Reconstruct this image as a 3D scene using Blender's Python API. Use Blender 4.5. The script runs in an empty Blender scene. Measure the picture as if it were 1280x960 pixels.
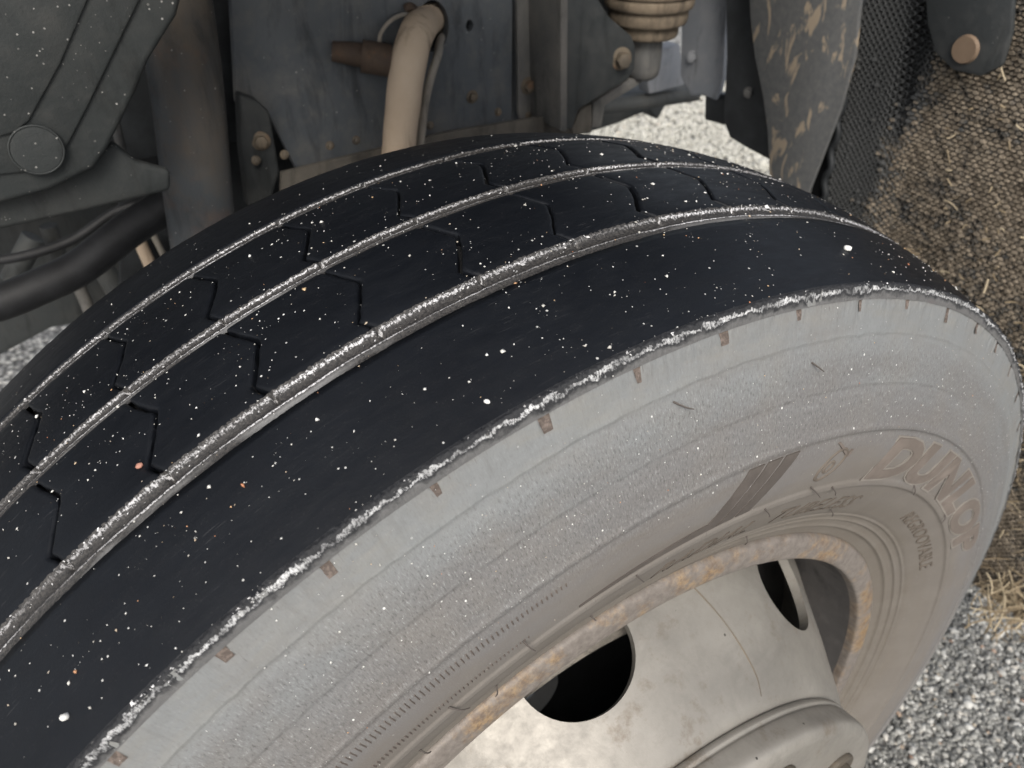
import bpy, bmesh, math, random
import numpy as np
from mathutils import Vector, Matrix, noise as mnoise

random.seed(7)
rng = np.random.default_rng(7)
R = math.radians
PI = math.pi
scene = bpy.context.scene
col = scene.collection

# ------------------------------------------------------------------ camera, sky, sun
cam_d = bpy.data.cameras.new('camera')
cam = bpy.data.objects.new('camera', cam_d)
col.objects.link(cam)
cam.matrix_world = Matrix((
    (-0.84631734, -0.31660078, 0.42838173, 0.23262),
    (0.53267903, -0.50317531, 0.68049075, 0.35166),
    (0.00010721, 0.80410108, 0.59449259, 1.17623),
    (0, 0, 0, 1)))
cam_d.sensor_width = 36.0
cam_d.lens = 36.0 * 1002.88 / 1280.0
cam_d.clip_start = 0.02
cam_d.clip_end = 400
cam_d.dof.use_dof = True
cam_d.dof.focus_distance = 0.40
cam_d.dof.aperture_fstop = 13.0
scene.camera = cam

SUN_EL, SUN_AZ = 42.0, 62.0          # azimuth measured from +X (front of the truck) towards +Y (outside)
world = bpy.data.worlds.new('World')
scene.world = world
world.use_nodes = True
wn = world.node_tree
for n in list(wn.nodes):
    wn.nodes.remove(n)
wo = wn.nodes.new('ShaderNodeOutputWorld')
wb = wn.nodes.new('ShaderNodeBackground')
sky = wn.nodes.new('ShaderNodeTexSky')
sky.sky_type = 'NISHITA'
sky.sun_disc = False
sky.sun_elevation = R(SUN_EL)
sky.sun_rotation = R(90.0 - SUN_AZ)
sky.air_density = 1.0
sky.dust_density = 4.0
sky.ozone_density = 1.0
wb.inputs['Strength'].default_value = 0.15
hs = wn.nodes.new('ShaderNodeHueSaturation')          # thin overcast: the blue is greyed out
hs.inputs['Saturation'].default_value = 0.4
wn.links.new(sky.outputs[0], hs.inputs['Color'])
wn.links.new(hs.outputs[0], wb.inputs[0])
wn.links.new(wb.outputs[0], wo.inputs[0])

sun_d = bpy.data.lights.new('sun', 'SUN')
sun_d.energy = 1.5
sun_d.angle = R(22)
sun_d.color = (1.0, 0.93, 0.82)
sun = bpy.data.objects.new('sun', sun_d)
col.objects.link(sun)
sd = Vector((math.cos(R(SUN_EL)) * math.cos(R(SUN_AZ)), math.cos(R(SUN_EL)) * math.sin(R(SUN_AZ)), math.sin(R(SUN_EL))))
sun.rotation_euler = sd.to_track_quat('Z', 'Y').to_euler()
sun.location = (1.5, 3, 3)

scene.view_settings.view_transform = 'Standard'
scene.view_settings.look = 'None'
scene.view_settings.gamma = 1
scene.view_settings.exposure = 0.35
scene.view_settings.use_curve_mapping = False

# ------------------------------------------------------------------ object helpers
def tag(o, label=None, cat=None, group=None, kind=None):
    if label: o['label'] = label
    if cat: o['category'] = cat
    if group: o['group'] = group
    if kind: o['kind'] = kind
    return o

def empty(name, loc=(0, 0, 0)):
    o = bpy.data.objects.new(name, None)
    o.location = loc
    o.empty_display_size = 0.05
    col.objects.link(o)
    return o

def link(name, me, m, parent=None, smooth=False):
    o = bpy.data.objects.new(name, me)
    col.objects.link(o)
    if m and not me.materials:
        me.materials.append(m)
    if parent:
        o.parent = parent
        root = parent
        off = Vector((0, 0, 0))
        while root:
            off += Vector(root.location)
            root = root.parent
        if off.length > 0 and not me.get('local'):
            me.transform(Matrix.Translation(-off))
            me['local'] = 1
    if smooth:
        me.polygons.foreach_set('use_smooth', [True] * len(me.polygons))
    return o

def mesh(name, verts, faces, uv=None):
    me = bpy.data.meshes.new(name)
    me.from_pydata([tuple(v) for v in verts], [], [tuple(f) for f in faces])
    if uv is not None:
        lay = me.uv_layers.new(name='UVMap')
        li = np.empty(len(me.loops), dtype=np.int32)
        me.loops.foreach_get('vertex_index', li)
        lay.data.foreach_set('uv', np.asarray(uv, dtype=np.float32)[li].ravel())
    me.update()
    return me

def smooth_by_angle(me, ang=35):
    bm = bmesh.new(); bm.from_mesh(me)
    for f in bm.faces: f.smooth = True
    for e in bm.edges:
        if len(e.link_faces) == 2 and e.calc_face_angle(0) > R(ang): e.smooth = False
    bm.to_mesh(me); bm.free()

def fix_normals(me):
    bm = bmesh.new(); bm.from_mesh(me)
    bmesh.ops.recalc_face_normals(bm, faces=bm.faces)
    bm.to_mesh(me); bm.free()

def bevel_mesh(bm, w, seg=2, ang=30):
    es = [e for e in bm.edges if len(e.link_faces) == 2 and e.calc_face_angle(0) > R(ang)]
    if es and w > 0:
        bmesh.ops.bevel(bm, geom=es, offset=w, segments=seg, profile=0.5, affect='EDGES', clamp_overlap=True)

def prism(name, pts, depth_vec, bev=0.002, seg=2):
    """polygon pts (3D, planar) extruded along depth_vec"""
    bm = bmesh.new()
    d = Vector(depth_vec)
    a = [bm.verts.new(Vector(p)) for p in pts]
    b = [bm.verts.new(Vector(p) + d) for p in pts]
    n = len(a)
    bm.faces.new(a); bm.faces.new(b[::-1])
    for i in range(n):
        bm.faces.new((a[i], b[i], b[(i + 1) % n], a[(i + 1) % n]))
    bmesh.ops.recalc_face_normals(bm, faces=bm.faces)
    bevel_mesh(bm, bev, seg)
    me = bpy.data.meshes.new(name); bm.to_mesh(me); bm.free()
    smooth_by_angle(me, 40)
    return me

def box(name, lo, hi, bev=0.002):
    x0, y0, z0 = lo; x1, y1, z1 = hi
    return prism(name, [(x0, y0, z0), (x1, y0, z0), (x1, y0, z1), (x0, y0, z1)], (0, y1 - y0, 0), bev)

def catmull(pts, n=8):
    P = [Vector(p) for p in pts]
    P = [P[0] * 2 - P[1]] + P + [P[-1] * 2 - P[-2]]
    out = []
    for i in range(1, len(P) - 2):
        for k in range(n):
            t = k / n
            a, b, c, d = P[i - 1], P[i], P[i + 1], P[i + 2]
            out.append(0.5 * ((2 * b) + (c - a) * t + (2 * a - 5 * b + 4 * c - d) * t * t + (3 * b - a - 3 * c + d) * t ** 3))
    out.append(P[-2])
    return out

def tube(name, pts, rad, seg=16, n=8, wob=0.0, flat=1.0):
    C = catmull(pts, n)
    m = len(C)
    rads = [rad] * m if not isinstance(rad, (list, tuple)) else list(np.interp(np.linspace(0, 1, m), np.linspace(0, 1, len(rad)), rad))
    V, F, U = [], [], []
    ref = Vector((0.3, 0.9, 0.2)).normalized()
    s = 0
    for i, c in enumerate(C):
        t = (C[min(i + 1, m - 1)] - C[max(i - 1, 0)]).normalized()
        if i: s += (c - C[i - 1]).length
        a = (ref - t * ref.dot(t)).normalized(); ref = a
        b = t.cross(a)
        for k in range(seg):
            th = 2 * PI * k / seg
            r = rads[i] * (1 + wob * mnoise.noise(c * 40 + Vector((math.cos(th), math.sin(th), 0))))
            V.append(c + (a * math.cos(th) * flat + b * math.sin(th)) * r)
            U.append((s, rads[i] * th))
    for i in range(m - 1):
        for k in range(seg):
            k2 = (k + 1) % seg
            F.append((i * seg + k, i * seg + k2, (i + 1) * seg + k2, (i + 1) * seg + k))
    F.append(tuple(range(seg))[::-1]); F.append(tuple((m - 1) * seg + k for k in range(seg)))
    me = mesh(name, V, F, U)
    fix_normals(me); smooth_by_angle(me, 50)
    return me

def lathe_z(name, cx, cy, prof, seg=40):
    """prof: list of (radius, z)"""
    V, F = [], []
    for r, z in prof:
        for k in range(seg):
            th = 2 * PI * k / seg
            V.append((cx + r * math.cos(th), cy + r * math.sin(th), z))
    n = len(prof)
    for i in range(n - 1):
        for k in range(seg):
            k2 = (k + 1) % seg
            F.append((i * seg + k, i * seg + k2, (i + 1) * seg + k2, (i + 1) * seg + k))
    F.append(tuple(range(seg))); F.append(tuple((n - 1) * seg + k for k in range(seg)))
    me = mesh(name, V, F); fix_normals(me); smooth_by_angle(me, 45)
    return me

def hexbolt(name, c, axis, r, h):
    """flanged hex bolt head with washer, at c, head pointing along axis"""
    bm = bmesh.new()
    for rr, hh, sg, z0 in ((r * 1.45, h * 0.25, 24, 0), (r, h, 6, h * 0.2)):
        g = bmesh.ops.create_cone(bm, cap_ends=True, segments=sg, radius1=rr, radius2=rr * 0.97, depth=hh)
        bmesh.ops.translate(bm, verts=g['verts'], vec=(0, 0, z0 + hh / 2))
    bevel_mesh(bm, r * 0.1, 2, 40)
    q = Vector(axis).to_track_quat('Z', 'X').to_matrix().to_4x4()
    bmesh.ops.transform(bm, matrix=Matrix.Translation(c) @ q, verts=bm.verts)
    me = bpy.data.meshes.new(name); bm.to_mesh(me); bm.free()
    smooth_by_angle(me, 35)
    return me

def boolean_cut(o, cutters):
    for c in cutters:
        md = o.modifiers.new('cut', 'BOOLEAN'); md.operation = 'DIFFERENCE'; md.object = c; md.solver = 'EXACT'
    dg = bpy.context.evaluated_depsgraph_get()
    me = bpy.data.meshes.new_from_object(o.evaluated_get(dg))
    o.modifiers.clear()
    old = o.data; o.data = me; bpy.data.meshes.remove(old)
    for c in cutters:
        d = c.data; bpy.data.objects.remove(c); bpy.data.meshes.remove(d)

# ------------------------------------------------------------------ material helpers
class Mat:
    def __init__(self, name, base=(0.5, 0.5, 0.5), rough=0.7, metal=0.0, spec=0.5):
        self.m = bpy.data.materials.new(name); self.m.use_nodes = True
        self.nt = self.m.node_tree
        self.b = self.nt.nodes['Principled BSDF']
        self.set('Base Color', base); self.set('Roughness', rough); self.set('Metallic', metal)
        self.set('Specular IOR Level', spec)
        self._o = None
    def node(self, t, **kw):
        n = self.nt.nodes.new(t)
        for k, v in kw.items(): setattr(n, k, v)
        return n
    def put(self, sock, v):
        if hasattr(v, 'is_linked') or isinstance(v, bpy.types.NodeSocket): self.nt.links.new(v, sock)
        else:
            if isinstance(v, (tuple, list)) and len(v) == 3 and sock.type == 'RGBA': v = (*v, 1)
            sock.default_value = v
    def set(self, name, v): self.put(self.b.inputs[name], v)
    def obj(self): return self.node('ShaderNodeTexCoord').outputs['Object']
    def uv(self): return self.node('ShaderNodeTexCoord').outputs['UV']
    def island(self): return self.node('ShaderNodeNewGeometry').outputs['Random Per Island']
    def scale(self, v, s):
        n = self.node('ShaderNodeMapping'); self.put(n.inputs['Vector'], v); n.inputs['Scale'].default_value = s
        return n.outputs[0]
    def noise(self, v, scale=10, detail=4, rough=0.6, dist=0.0):
        n = self.node('ShaderNodeTexNoise'); self.put(n.inputs['Vector'], v)
        n.inputs['Scale'].default_value = scale; n.inputs['Detail'].default_value = detail
        n.inputs['Roughness'].default_value = rough; n.inputs['Distortion'].default_value = dist
        return n.outputs['Fac']
    def voro(self, v, scale=100, feature='F1', out='Distance', rnd=1.0):
        n = self.node('ShaderNodeTexVoronoi', feature=feature); self.put(n.inputs['Vector'], v)
        n.inputs['Scale'].default_value = scale; n.inputs['Randomness'].default_value = rnd
        return n.outputs[out]
    def ramp(self, f, stops, interp='LINEAR'):
        n = self.node('ShaderNodeValToRGB'); self.put(n.inputs[0], f)
        cr = n.color_ramp; cr.interpolation = interp
        while len(cr.elements) < len(stops): cr.elements.new(0.5)
        for e, (p, c) in zip(cr.elements, stops):
            e.position = p
            e.color = (c, c, c, 1) if isinstance(c, (int, float)) else (*c, 1)
        return n.outputs['Color']
    def math(self, op, a, b=0.0, c=None, clamp=False):
        n = self.node('ShaderNodeMath', operation=op); n.use_clamp = clamp
        self.put(n.inputs[0], a); self.put(n.inputs[1], b)
        if c is not None: self.put(n.inputs[2], c)
        return n.outputs[0]
    def mix(self, f, a, b, mode='MIX'):
        n = self.node('ShaderNodeMix', data_type='RGBA', blend_type=mode)
        self.put(n.inputs[0], f); self.put(n.inputs[6], a); self.put(n.inputs[7], b)
        return n.outputs[2]
    def sep(self, v):
        n = self.node('ShaderNodeSeparateXYZ'); self.put(n.inputs[0], v); return n.outputs
    def bump(self, h, strength=0.3, dist=0.001, prev=None):
        n = self.node('ShaderNodeBump'); self.put(n.inputs['Height'], h)
        n.inputs['Strength'].default_value = strength; n.inputs['Distance'].default_value = dist
        if prev: self.nt.links.new(prev, n.inputs['Normal'])
        return n.outputs[0]
    def specks(self, v, scale, thr, keep):
        """small dots: voronoi cells with random keep"""
        d = self.voro(v, scale)
        c = self.voro(v, scale, out='Color')
        r = self.sep(c)[0]
        k = self.math('LESS_THAN', r, keep)
        t = self.math('MULTIPLY', self.sep(c)[1], thr)
        return self.math('MULTIPLY', k, self.math('LESS_THAN', d, t))

# tread rubber: freshly blackened, faint fine scratches and dust
def m_tread():
    M = Mat('black_tread_rubber', (0.006, 0.0065, 0.008), 0.5, 0, 0.31)
    uv = M.uv()
    n1 = M.noise(M.scale(uv, (60, 160, 1)), 1, 5, 0.65)
    n2 = M.noise(M.scale(uv, (900, 900, 1)), 1, 3, 0.7)
    n3 = M.noise(M.scale(uv, (12, 22, 1)), 1, 4, 0.6)
    base = M.mix(M.ramp(n3, [(0.35, 0), (0.75, 1)]), (0.0030, 0.0039, 0.0060), (0.0062, 0.0076, 0.0105))
    dust = M.math('MULTIPLY', M.ramp(n2, [(0.62, 0), (0.72, 1)]), M.ramp(n1, [(0.45, 0), (0.7, 0.35)]))
    base = M.mix(dust, base, (0.16, 0.15, 0.14))
    sc = M.noise(M.scale(uv, (70, 900, 1)), 1, 3, 0.6)
    scuff = M.math('MULTIPLY', M.ramp(sc, [(0.62, 0), (0.70, 1)]), M.ramp(n3, [(0.48, 0), (0.70, 0.5)]))
    base = M.mix(scuff, base, (0.07, 0.07, 0.072))
    sp = M.specks(M.scale(uv, (1, 1, 1)), 330, 0.22, 0.09)
    base = M.mix(M.math('MULTIPLY', sp, 0.8), base, (0.55, 0.55, 0.53))
    M.set('Base Color', base)
    M.set('Roughness', M.ramp(n1, [(0.3, 0.40), (0.75, 0.58)]))
    M.set('Normal', M.bump(M.math('ADD', n2, M.math('MULTIPLY', n1, 2.0)), 0.22, 0.0004))
    return M.m

def m_side():
    M = Mat('dusty_sidewall_rubber', (0.25, 0.25, 0.25), 0.75, 0, 0.35)
    uv = M.uv()
    pos = M.obj(); X = M.sep(pos)
    rad = M.math('SQRT', M.math('ADD', M.math('MULTIPLY', X[0], X[0]), M.math('MULTIPLY', X[2], X[2])))
    t = M.math('DIVIDE', M.math('SUBTRACT', rad, 0.30), 0.185)          # 0 at bead, 1 at shoulder
    nb = M.noise(M.scale(uv, (9, 60, 1)), 1, 5, 0.6)                    # bands of scuffing
    nf = M.noise(M.scale(uv, (1000, 330, 1)), 1, 4, 0.8, 0.4)               # fine radial grain
    ns = M.noise(M.scale(uv, (420, 1400, 1)), 1, 3, 0.7)
    npx = M.noise(M.scale(uv, (22, 22, 1)), 1, 5, 0.65)
    tt = M.math('ADD', t, M.math('MULTIPLY', M.math('SUBTRACT', nb, 0.5), 0.50))
    base = M.ramp(tt, [(0.06, (0.150, 0.133, 0.113)), (0.36, (0.158, 0.144, 0.130)), (0.52, (0.160, 0.154, 0.151)),
                       (0.70, (0.172, 0.173, 0.174)), (0.86, (0.198, 0.208, 0.212)), (0.99, (0.190, 0.198, 0.200))])
    base = M.mix(M.ramp(npx, [(0.45, 0), (0.75, 0.45)]), base, (0.20, 0.185, 0.165))
    zone = M.ramp(t, [(0.46, 0), (0.56, 1), (0.78, 1), (0.86, 0.15)])       # abraded zone
    dark = M.math('MULTIPLY', M.ramp(nf, [(0.34, 1), (0.47, 0)]), M.math('ADD', M.math('MULTIPLY', zone, 0.85), 0.15))
    base = M.mix(M.math('MULTIPLY', dark, 0.75), base, (0.075, 0.070, 0.067))
    lite = M.math('MULTIPLY', M.ramp(nf, [(0.56, 0), (0.70, 1)]), M.math('ADD', M.math('MULTIPLY', zone, 0.7), 0.12))
    base = M.mix(lite, base, (0.36, 0.37, 0.37))
    sp = M.specks(uv, 260, 0.20, 0.10)
    base = M.mix(M.math('MULTIPLY', sp, M.math('ADD', M.math('MULTIPLY', zone, 0.8), 0.1)), base, (0.8, 0.8, 0.78))
    tick = M.noise(M.scale(uv, (520, 70, 1)), 1, 2, 0.6)                # short radial nicks
    tick = M.math('MULTIPLY', M.ramp(tick, [(0.68, 0), (0.73, 1)]), M.ramp(npx, [(0.4, 0), (0.6, 1)]))
    base = M.mix(M.math('MULTIPLY', tick, 0.6), base, (0.06, 0.05, 0.045))
    blot = M.math('MULTIPLY', M.ramp(M.noise(M.scale(uv, (18, 60, 1)), 1, 5, 0.7), [(0.48, 0), (0.72, 0.45)]), M.ramp(t, [(0.80, 0), (0.90, 1)]))
    base = M.mix(blot, base, (0.235, 0.222, 0.19))
    runs = M.noise(M.scale(uv, (240, 14, 1)), 1, 4, 0.7)                 # thin radial stains on the outer band
    base = M.mix(M.math('MULTIPLY', M.ramp(runs, [(0.52, 0), (0.74, 0.28)]), M.ramp(t, [(0.78, 0), (0.9, 1)])), base, (0.11, 0.105, 0.10))
    M.set('Base Color', base)
    h = M.math('ADD', M.math('MULTIPLY', nf, M.math('ADD', M.math('MULTIPLY', zone, 1.4), 0.2)), M.math('MULTIPLY', ns, 0.3))
    M.set('Normal', M.bump(h, 0.5, 0.0008))
    return M.m

def m_edge():
    """frayed shoulder edge: torn rubber, white reflections painted in with pale residue"""
    M = Mat('frayed_pale_edge', (0.6, 0.6, 0.6), 0.55, 0, 0.5)
    uv = M.uv()
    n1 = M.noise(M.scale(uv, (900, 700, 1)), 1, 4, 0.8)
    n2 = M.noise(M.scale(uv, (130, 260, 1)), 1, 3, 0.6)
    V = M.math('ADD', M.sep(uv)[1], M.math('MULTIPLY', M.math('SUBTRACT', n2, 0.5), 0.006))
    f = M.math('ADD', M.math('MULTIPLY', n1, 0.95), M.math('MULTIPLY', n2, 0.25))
    band = M.ramp(M.math('DIVIDE', V, 0.0075), [(0.0, 0.0), (0.26, 0.0), (0.38, 0.9), (0.50, 1.0), (0.60, 0.8), (0.70, 0.12), (1.0, 0.0)])  # bright band: reflections along the torn edge put into the colour
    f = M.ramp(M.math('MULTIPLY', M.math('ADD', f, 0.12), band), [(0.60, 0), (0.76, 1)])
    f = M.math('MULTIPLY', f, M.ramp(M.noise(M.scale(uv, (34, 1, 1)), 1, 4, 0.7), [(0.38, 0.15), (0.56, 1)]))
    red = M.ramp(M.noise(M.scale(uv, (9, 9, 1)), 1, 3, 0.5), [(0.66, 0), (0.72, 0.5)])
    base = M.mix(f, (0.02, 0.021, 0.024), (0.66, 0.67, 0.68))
    low = M.math('MULTIPLY', M.ramp(M.math('DIVIDE', V, 0.0075), [(0.62, 0), (0.85, 1)]), M.math('SUBTRACT', 1.0, f))
    base = M.mix(M.math('MULTIPLY', low, 0.85), base, (0.15, 0.15, 0.15))
    base = M.mix(M.math('MULTIPLY', red, M.math('SUBTRACT', 1.0, f)), base, (0.20, 0.05, 0.05))
    M.set('Base Color', base)
    M.set('Normal', M.bump(n1, 0.7, 0.0012))
    return M.m

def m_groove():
    """groove with white reflections painted in among the residue; V runs 0..1 across the groove from the far wall to the near wall"""
    M = Mat('groove_glint_residue', (0.05, 0.05, 0.05), 0.42, 0, 0.55)
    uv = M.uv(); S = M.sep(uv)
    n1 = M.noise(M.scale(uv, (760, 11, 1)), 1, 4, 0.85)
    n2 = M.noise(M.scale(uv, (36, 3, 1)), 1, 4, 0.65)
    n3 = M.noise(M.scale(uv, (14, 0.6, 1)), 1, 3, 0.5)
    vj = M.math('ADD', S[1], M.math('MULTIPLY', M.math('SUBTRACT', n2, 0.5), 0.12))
    b1 = M.ramp(vj, [(0.0, 0.3), (0.04, 0.8), (0.10, 1), (0.19, 0.75), (0.28, 0.2), (0.48, 0.06), (0.515, 1.0), (0.56, 1.0), (0.60, 0.2), (1, 0.14)])  # pale bands stand for reflections in the groove, plus some residue
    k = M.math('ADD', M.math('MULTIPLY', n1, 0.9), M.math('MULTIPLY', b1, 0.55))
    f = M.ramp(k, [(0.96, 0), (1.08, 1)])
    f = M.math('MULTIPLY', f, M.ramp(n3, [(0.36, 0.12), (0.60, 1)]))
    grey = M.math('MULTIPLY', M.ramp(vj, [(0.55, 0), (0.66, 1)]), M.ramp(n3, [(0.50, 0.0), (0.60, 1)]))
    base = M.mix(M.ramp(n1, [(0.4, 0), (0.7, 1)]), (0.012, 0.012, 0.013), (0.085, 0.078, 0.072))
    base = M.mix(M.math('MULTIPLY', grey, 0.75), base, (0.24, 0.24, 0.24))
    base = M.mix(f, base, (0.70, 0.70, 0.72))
    M.set('Base Color', base)
    M.set('Normal', M.bump(n1, 0.6, 0.001))
    return M.m

def simple(name, c, rough=0.7, spec=0.3, nscale=30, amt=0.25, bump=0.2, bd=0.001, metal=0.0, c2=None, thr=(0.45, 0.7)):
    M = Mat(name, c, rough, metal, spec)
    o = M.obj()
    n = M.noise(o, nscale, 6, 0.65)
    c2 = c2 or tuple(x * (1 + amt * 2.5) for x in c)
    M.set('Base Color', M.mix(M.ramp(n, [(thr[0], 0), (thr[1], 1)]), c, c2))
    n2 = M.noise(o, nscale * 18, 3, 0.7)
    M.set('Normal', M.bump(M.math('ADD', n, M.math('MULTIPLY', n2, 0.5)), bump, bd))
    return M.m

def m_dirty_metal(name, c, dust, dthr=(0.5, 0.75), rough=0.6, specks=0.0, streak=(1, 1, 1), rust=0.0):
    M = Mat(name, c, rough, 0, 0.4)
    o = M.obj()
    n = M.noise(M.scale(o, streak), 9, 7, 0.68)
    n2 = M.noise(o, 55, 5, 0.7)
    n3 = M.noise(o, 400, 3, 0.7)
    base = M.mix(M.ramp(n, [(dthr[0], 0), (dthr[1], 0.85)]), c, dust)
    base = M.mix(M.ramp(n2, [(0.5, 0), (0.8, 0.5)]), base, dust)
    grime = M.noise(M.scale(o, (1, 1, 0.22)), 34, 6, 0.72, 0.5)             # dark oily runs
    base = M.mix(M.ramp(grime, [(0.52, 0), (0.70, 0.75)]), base, tuple(x * 0.35 for x in c))
    if rust:
        n4 = M.noise(o, 26, 6, 0.7)
        base = M.mix(M.math('MULTIPLY', M.ramp(n4, [(0.56, 0), (0.68, 1)]), rust), base, (0.16, 0.065, 0.025))
    if specks:
        base = M.mix(M.specks(o, 420, 0.34, specks * 1.3), base, M.mix(M.sep(M.voro(o, 420, out='Color'))[2], (0.10, 0.10, 0.095), (0.36, 0.355, 0.34)))
    M.set('Base Color', base)
    M.set('Roughness', M.ramp(n2, [(0.3, rough - 0.1), (0.7, rough + 0.2)]))
    M.set('Normal', M.bump(M.math('ADD', n2, M.math('MULTIPLY', n3, 0.4)), 0.40, 0.0014))
    return M.m

def m_disc():
    M = Mat('silver_wheel_paint', (0.5, 0.48, 0.45), 0.5, 0.0, 0.5)
    o = M.obj()
    n = M.noise(o, 10, 7, 0.68); n2 = M.noise(o, 70, 5, 0.75); n3 = M.noise(o, 600, 3, 0.7)
    n4 = M.noise(o, 24, 6, 0.75)
    base = M.mix(M.ramp(n, [(0.3, 0), (0.75, 1)]), (0.215, 0.203, 0.183), (0.355, 0.336, 0.303))
    base = M.mix(M.ramp(n2, [(0.50, 0), (0.75, 0.45)]), base, (0.19, 0.18, 0.165))
    base = M.mix(M.ramp(n4, [(0.57, 0), (0.70, 0.8)]), base, (0.15, 0.118, 0.085))
    n6 = M.noise(o, 13, 5, 0.7, 0.8)
    base = M.mix(M.ramp(n6, [(0.52, 0), (0.68, 0.6)]), base, (0.19, 0.18, 0.163))
    base = M.mix(M.specks(o, 150, 0.22, 0.05), base, (0.05, 0.045, 0.04))
    M.set('Base Color', base)
    M.set('Roughness', M.ramp(n2, [(0.3, 0.38), (0.7, 0.62)]))
    M.set('Metallic', 0.25)
    M.set('Normal', M.bump(M.math('ADD', n2, M.math('MULTIPLY', n3, 0.5)), 0.16, 0.001))
    return M.m

def m_rim():
    M = Mat('rusty_rim_flange', (0.4, 0.37, 0.35), 0.55, 0.1, 0.45)
    o = M.obj(); X = M.sep(o)
    n = M.noise(o, 26, 7, 0.72); n2 = M.noise(o, 160, 5, 0.75); n5 = M.noise(o, 6, 3, 0.5)
    rad = M.math('SQRT', M.math('ADD', M.math('MULTIPLY', X[0], X[0]), M.math('MULTIPLY', X[2], X[2])))
    lip = M.ramp(M.math('DIVIDE', M.math('SUBTRACT', rad, 0.272), 0.03), [(0.0, 0.0), (0.22, 0.35), (0.5, 1), (0.75, 0.7), (1, 0.3)])
    r1 = M.ramp(M.math('ADD', n, M.math('MULTIPLY', M.math('SUBTRACT', n5, 0.5), 0.5)), [(0.48, 0), (0.62, 1)])
    base = M.mix(M.ramp(n2, [(0.35, 0), (0.65, 1)]), (0.150, 0.132, 0.118), (0.235, 0.210, 0.190))
    rustc = M.mix(M.ramp(n2, [(0.4, 0), (0.62, 1)]), (0.17, 0.095, 0.045), (0.44, 0.28, 0.105))
    f = M.math('MULTIPLY', M.math('MULTIPLY', r1, lip), 0.85)
    base = M.mix(f, base, rustc)
    M.set('Base Color', base)
    M.set('Normal', M.bump(n2, 0.3, 0.0012))
    return M.m

def m_gravel(pale=False):
    M = Mat('gravel_stone', (0.3, 0.3, 0.3), 0.8, 0, 0.3)
    i = M.island()
    n = M.noise(M.obj(), 400, 3, 0.7)
    base = M.ramp(i, [(0.0, (0.075, 0.078, 0.077)), (0.22, (0.14, 0.143, 0.139)), (0.45, (0.235, 0.238, 0.226)), (0.68, (0.345, 0.345, 0.325)),
                      (0.84, (0.50, 0.50, 0.48)), (0.95, (0.66, 0.66, 0.63)), (0.985, (0.42, 0.36, 0.28)), (1.0, (0.40, 0.26, 0.19))])
    if pale: base = M.mix(0.7, base, (0.60, 0.59, 0.53))
    base = M.mix(M.ramp(n, [(0.35, 0.15 if pale else 0.35), (0.65, 0)]), base, (0.1, 0.1, 0.1))
    M.set('Base Color', base)
    return M.m

def m_ground():
    M = Mat('gravel_ground', (0.3, 0.3, 0.29), 0.9, 0, 0.2)
    o = M.obj()
    d = M.voro(o, 75); c = M.voro(o, 75, out='Color')
    base = M.ramp(M.sep(c)[0], [(0, (0.12, 0.12, 0.12)), (0.4, (0.28, 0.28, 0.275)), (0.8, (0.44, 0.44, 0.42)), (1, (0.60, 0.59, 0.56))])
    base = M.mix(M.ramp(d, [(0.45, 0), (0.8, 0.85)]), base, (0.05, 0.05, 0.05))
    M.set('Base Color', base)
    M.set('Normal', M.bump(M.math('MULTIPLY', d, -1.0), 0.9, 0.008))
    return M.m

def m_mat():
    """spray mat: dark rubber with dried mud"""
    M = Mat('muddy_spray_mat', (0.03, 0.03, 0.03), 0.8, 0, 0.3)
    o = M.obj(); X = M.sep(o)
    at = M.node('ShaderNodeAttribute', attribute_name='mud').outputs['Fac']
    n = M.noise(o, 45, 6, 0.7); n2 = M.noise(o, 260, 4, 0.75)
    k = M.math('ADD', at, M.math('MULTIPLY', M.math('SUBTRACT', n2, 0.5), 1.0))
    f = M.ramp(k, [(0.30, 0), (0.62, 1)])
    mud = M.mix(M.ramp(n, [(0.35, 0), (0.68, 1)]), (0.135, 0.112, 0.086), (0.31, 0.262, 0.202))
    mud = M.mix(M.ramp(n2, [(0.6, 0), (0.8, 0.6)]), mud, (0.50, 0.45, 0.37))
    base = M.mix(f, (0.075, 0.078, 0.079), mud)
    M.set('Base Color', base)
    M.set('Normal', M.bump(n2, 0.5, 0.002))
    return M.m

def m_panel_splash():
    M = Mat('mud_splashed_plastic', (0.08, 0.085, 0.088), 0.6, 0, 0.4)
    o = M.obj()
    n = M.noise(M.scale(o, (1, 1.0, 0.38)), 55, 4, 0.55, 0.6)
    n2 = M.noise(o, 120, 5, 0.7)
    base = M.mix(M.ramp(n2, [(0.3, 0), (0.7, 1)]), (0.075, 0.08, 0.084), (0.12, 0.12, 0.118))
    base = M.mix(M.ramp(n, [(0.57, 0), (0.63, 0.9)]), base, (0.30, 0.245, 0.18))
    M.set('Base Color', base)
    M.set('Normal', M.bump(n2, 0.2, 0.001))
    return M.m

def m_grit():
    M = Mat('pale_grit', (0.7, 0.7, 0.68), 0.6, 0, 0.5)
    M.set('Base Color', M.ramp(M.island(), [(0.0, (0.80, 0.80, 0.78)), (0.6, (0.66, 0.65, 0.61)), (0.84, (0.42, 0.40, 0.36)), (0.95, (0.60, 0.42, 0.24)), (1.0, (0.45, 0.16, 0.08))]))
    return M.m

def m_straw():
    M = Mat('dry_straw', (0.5, 0.4, 0.22), 0.7, 0, 0.3)
    M.set('Base Color', M.ramp(M.island(), [(0, (0.20, 0.155, 0.10)), (0.5, (0.33, 0.265, 0.175)), (1, (0.52, 0.44, 0.31))]))
    return M.m

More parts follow.
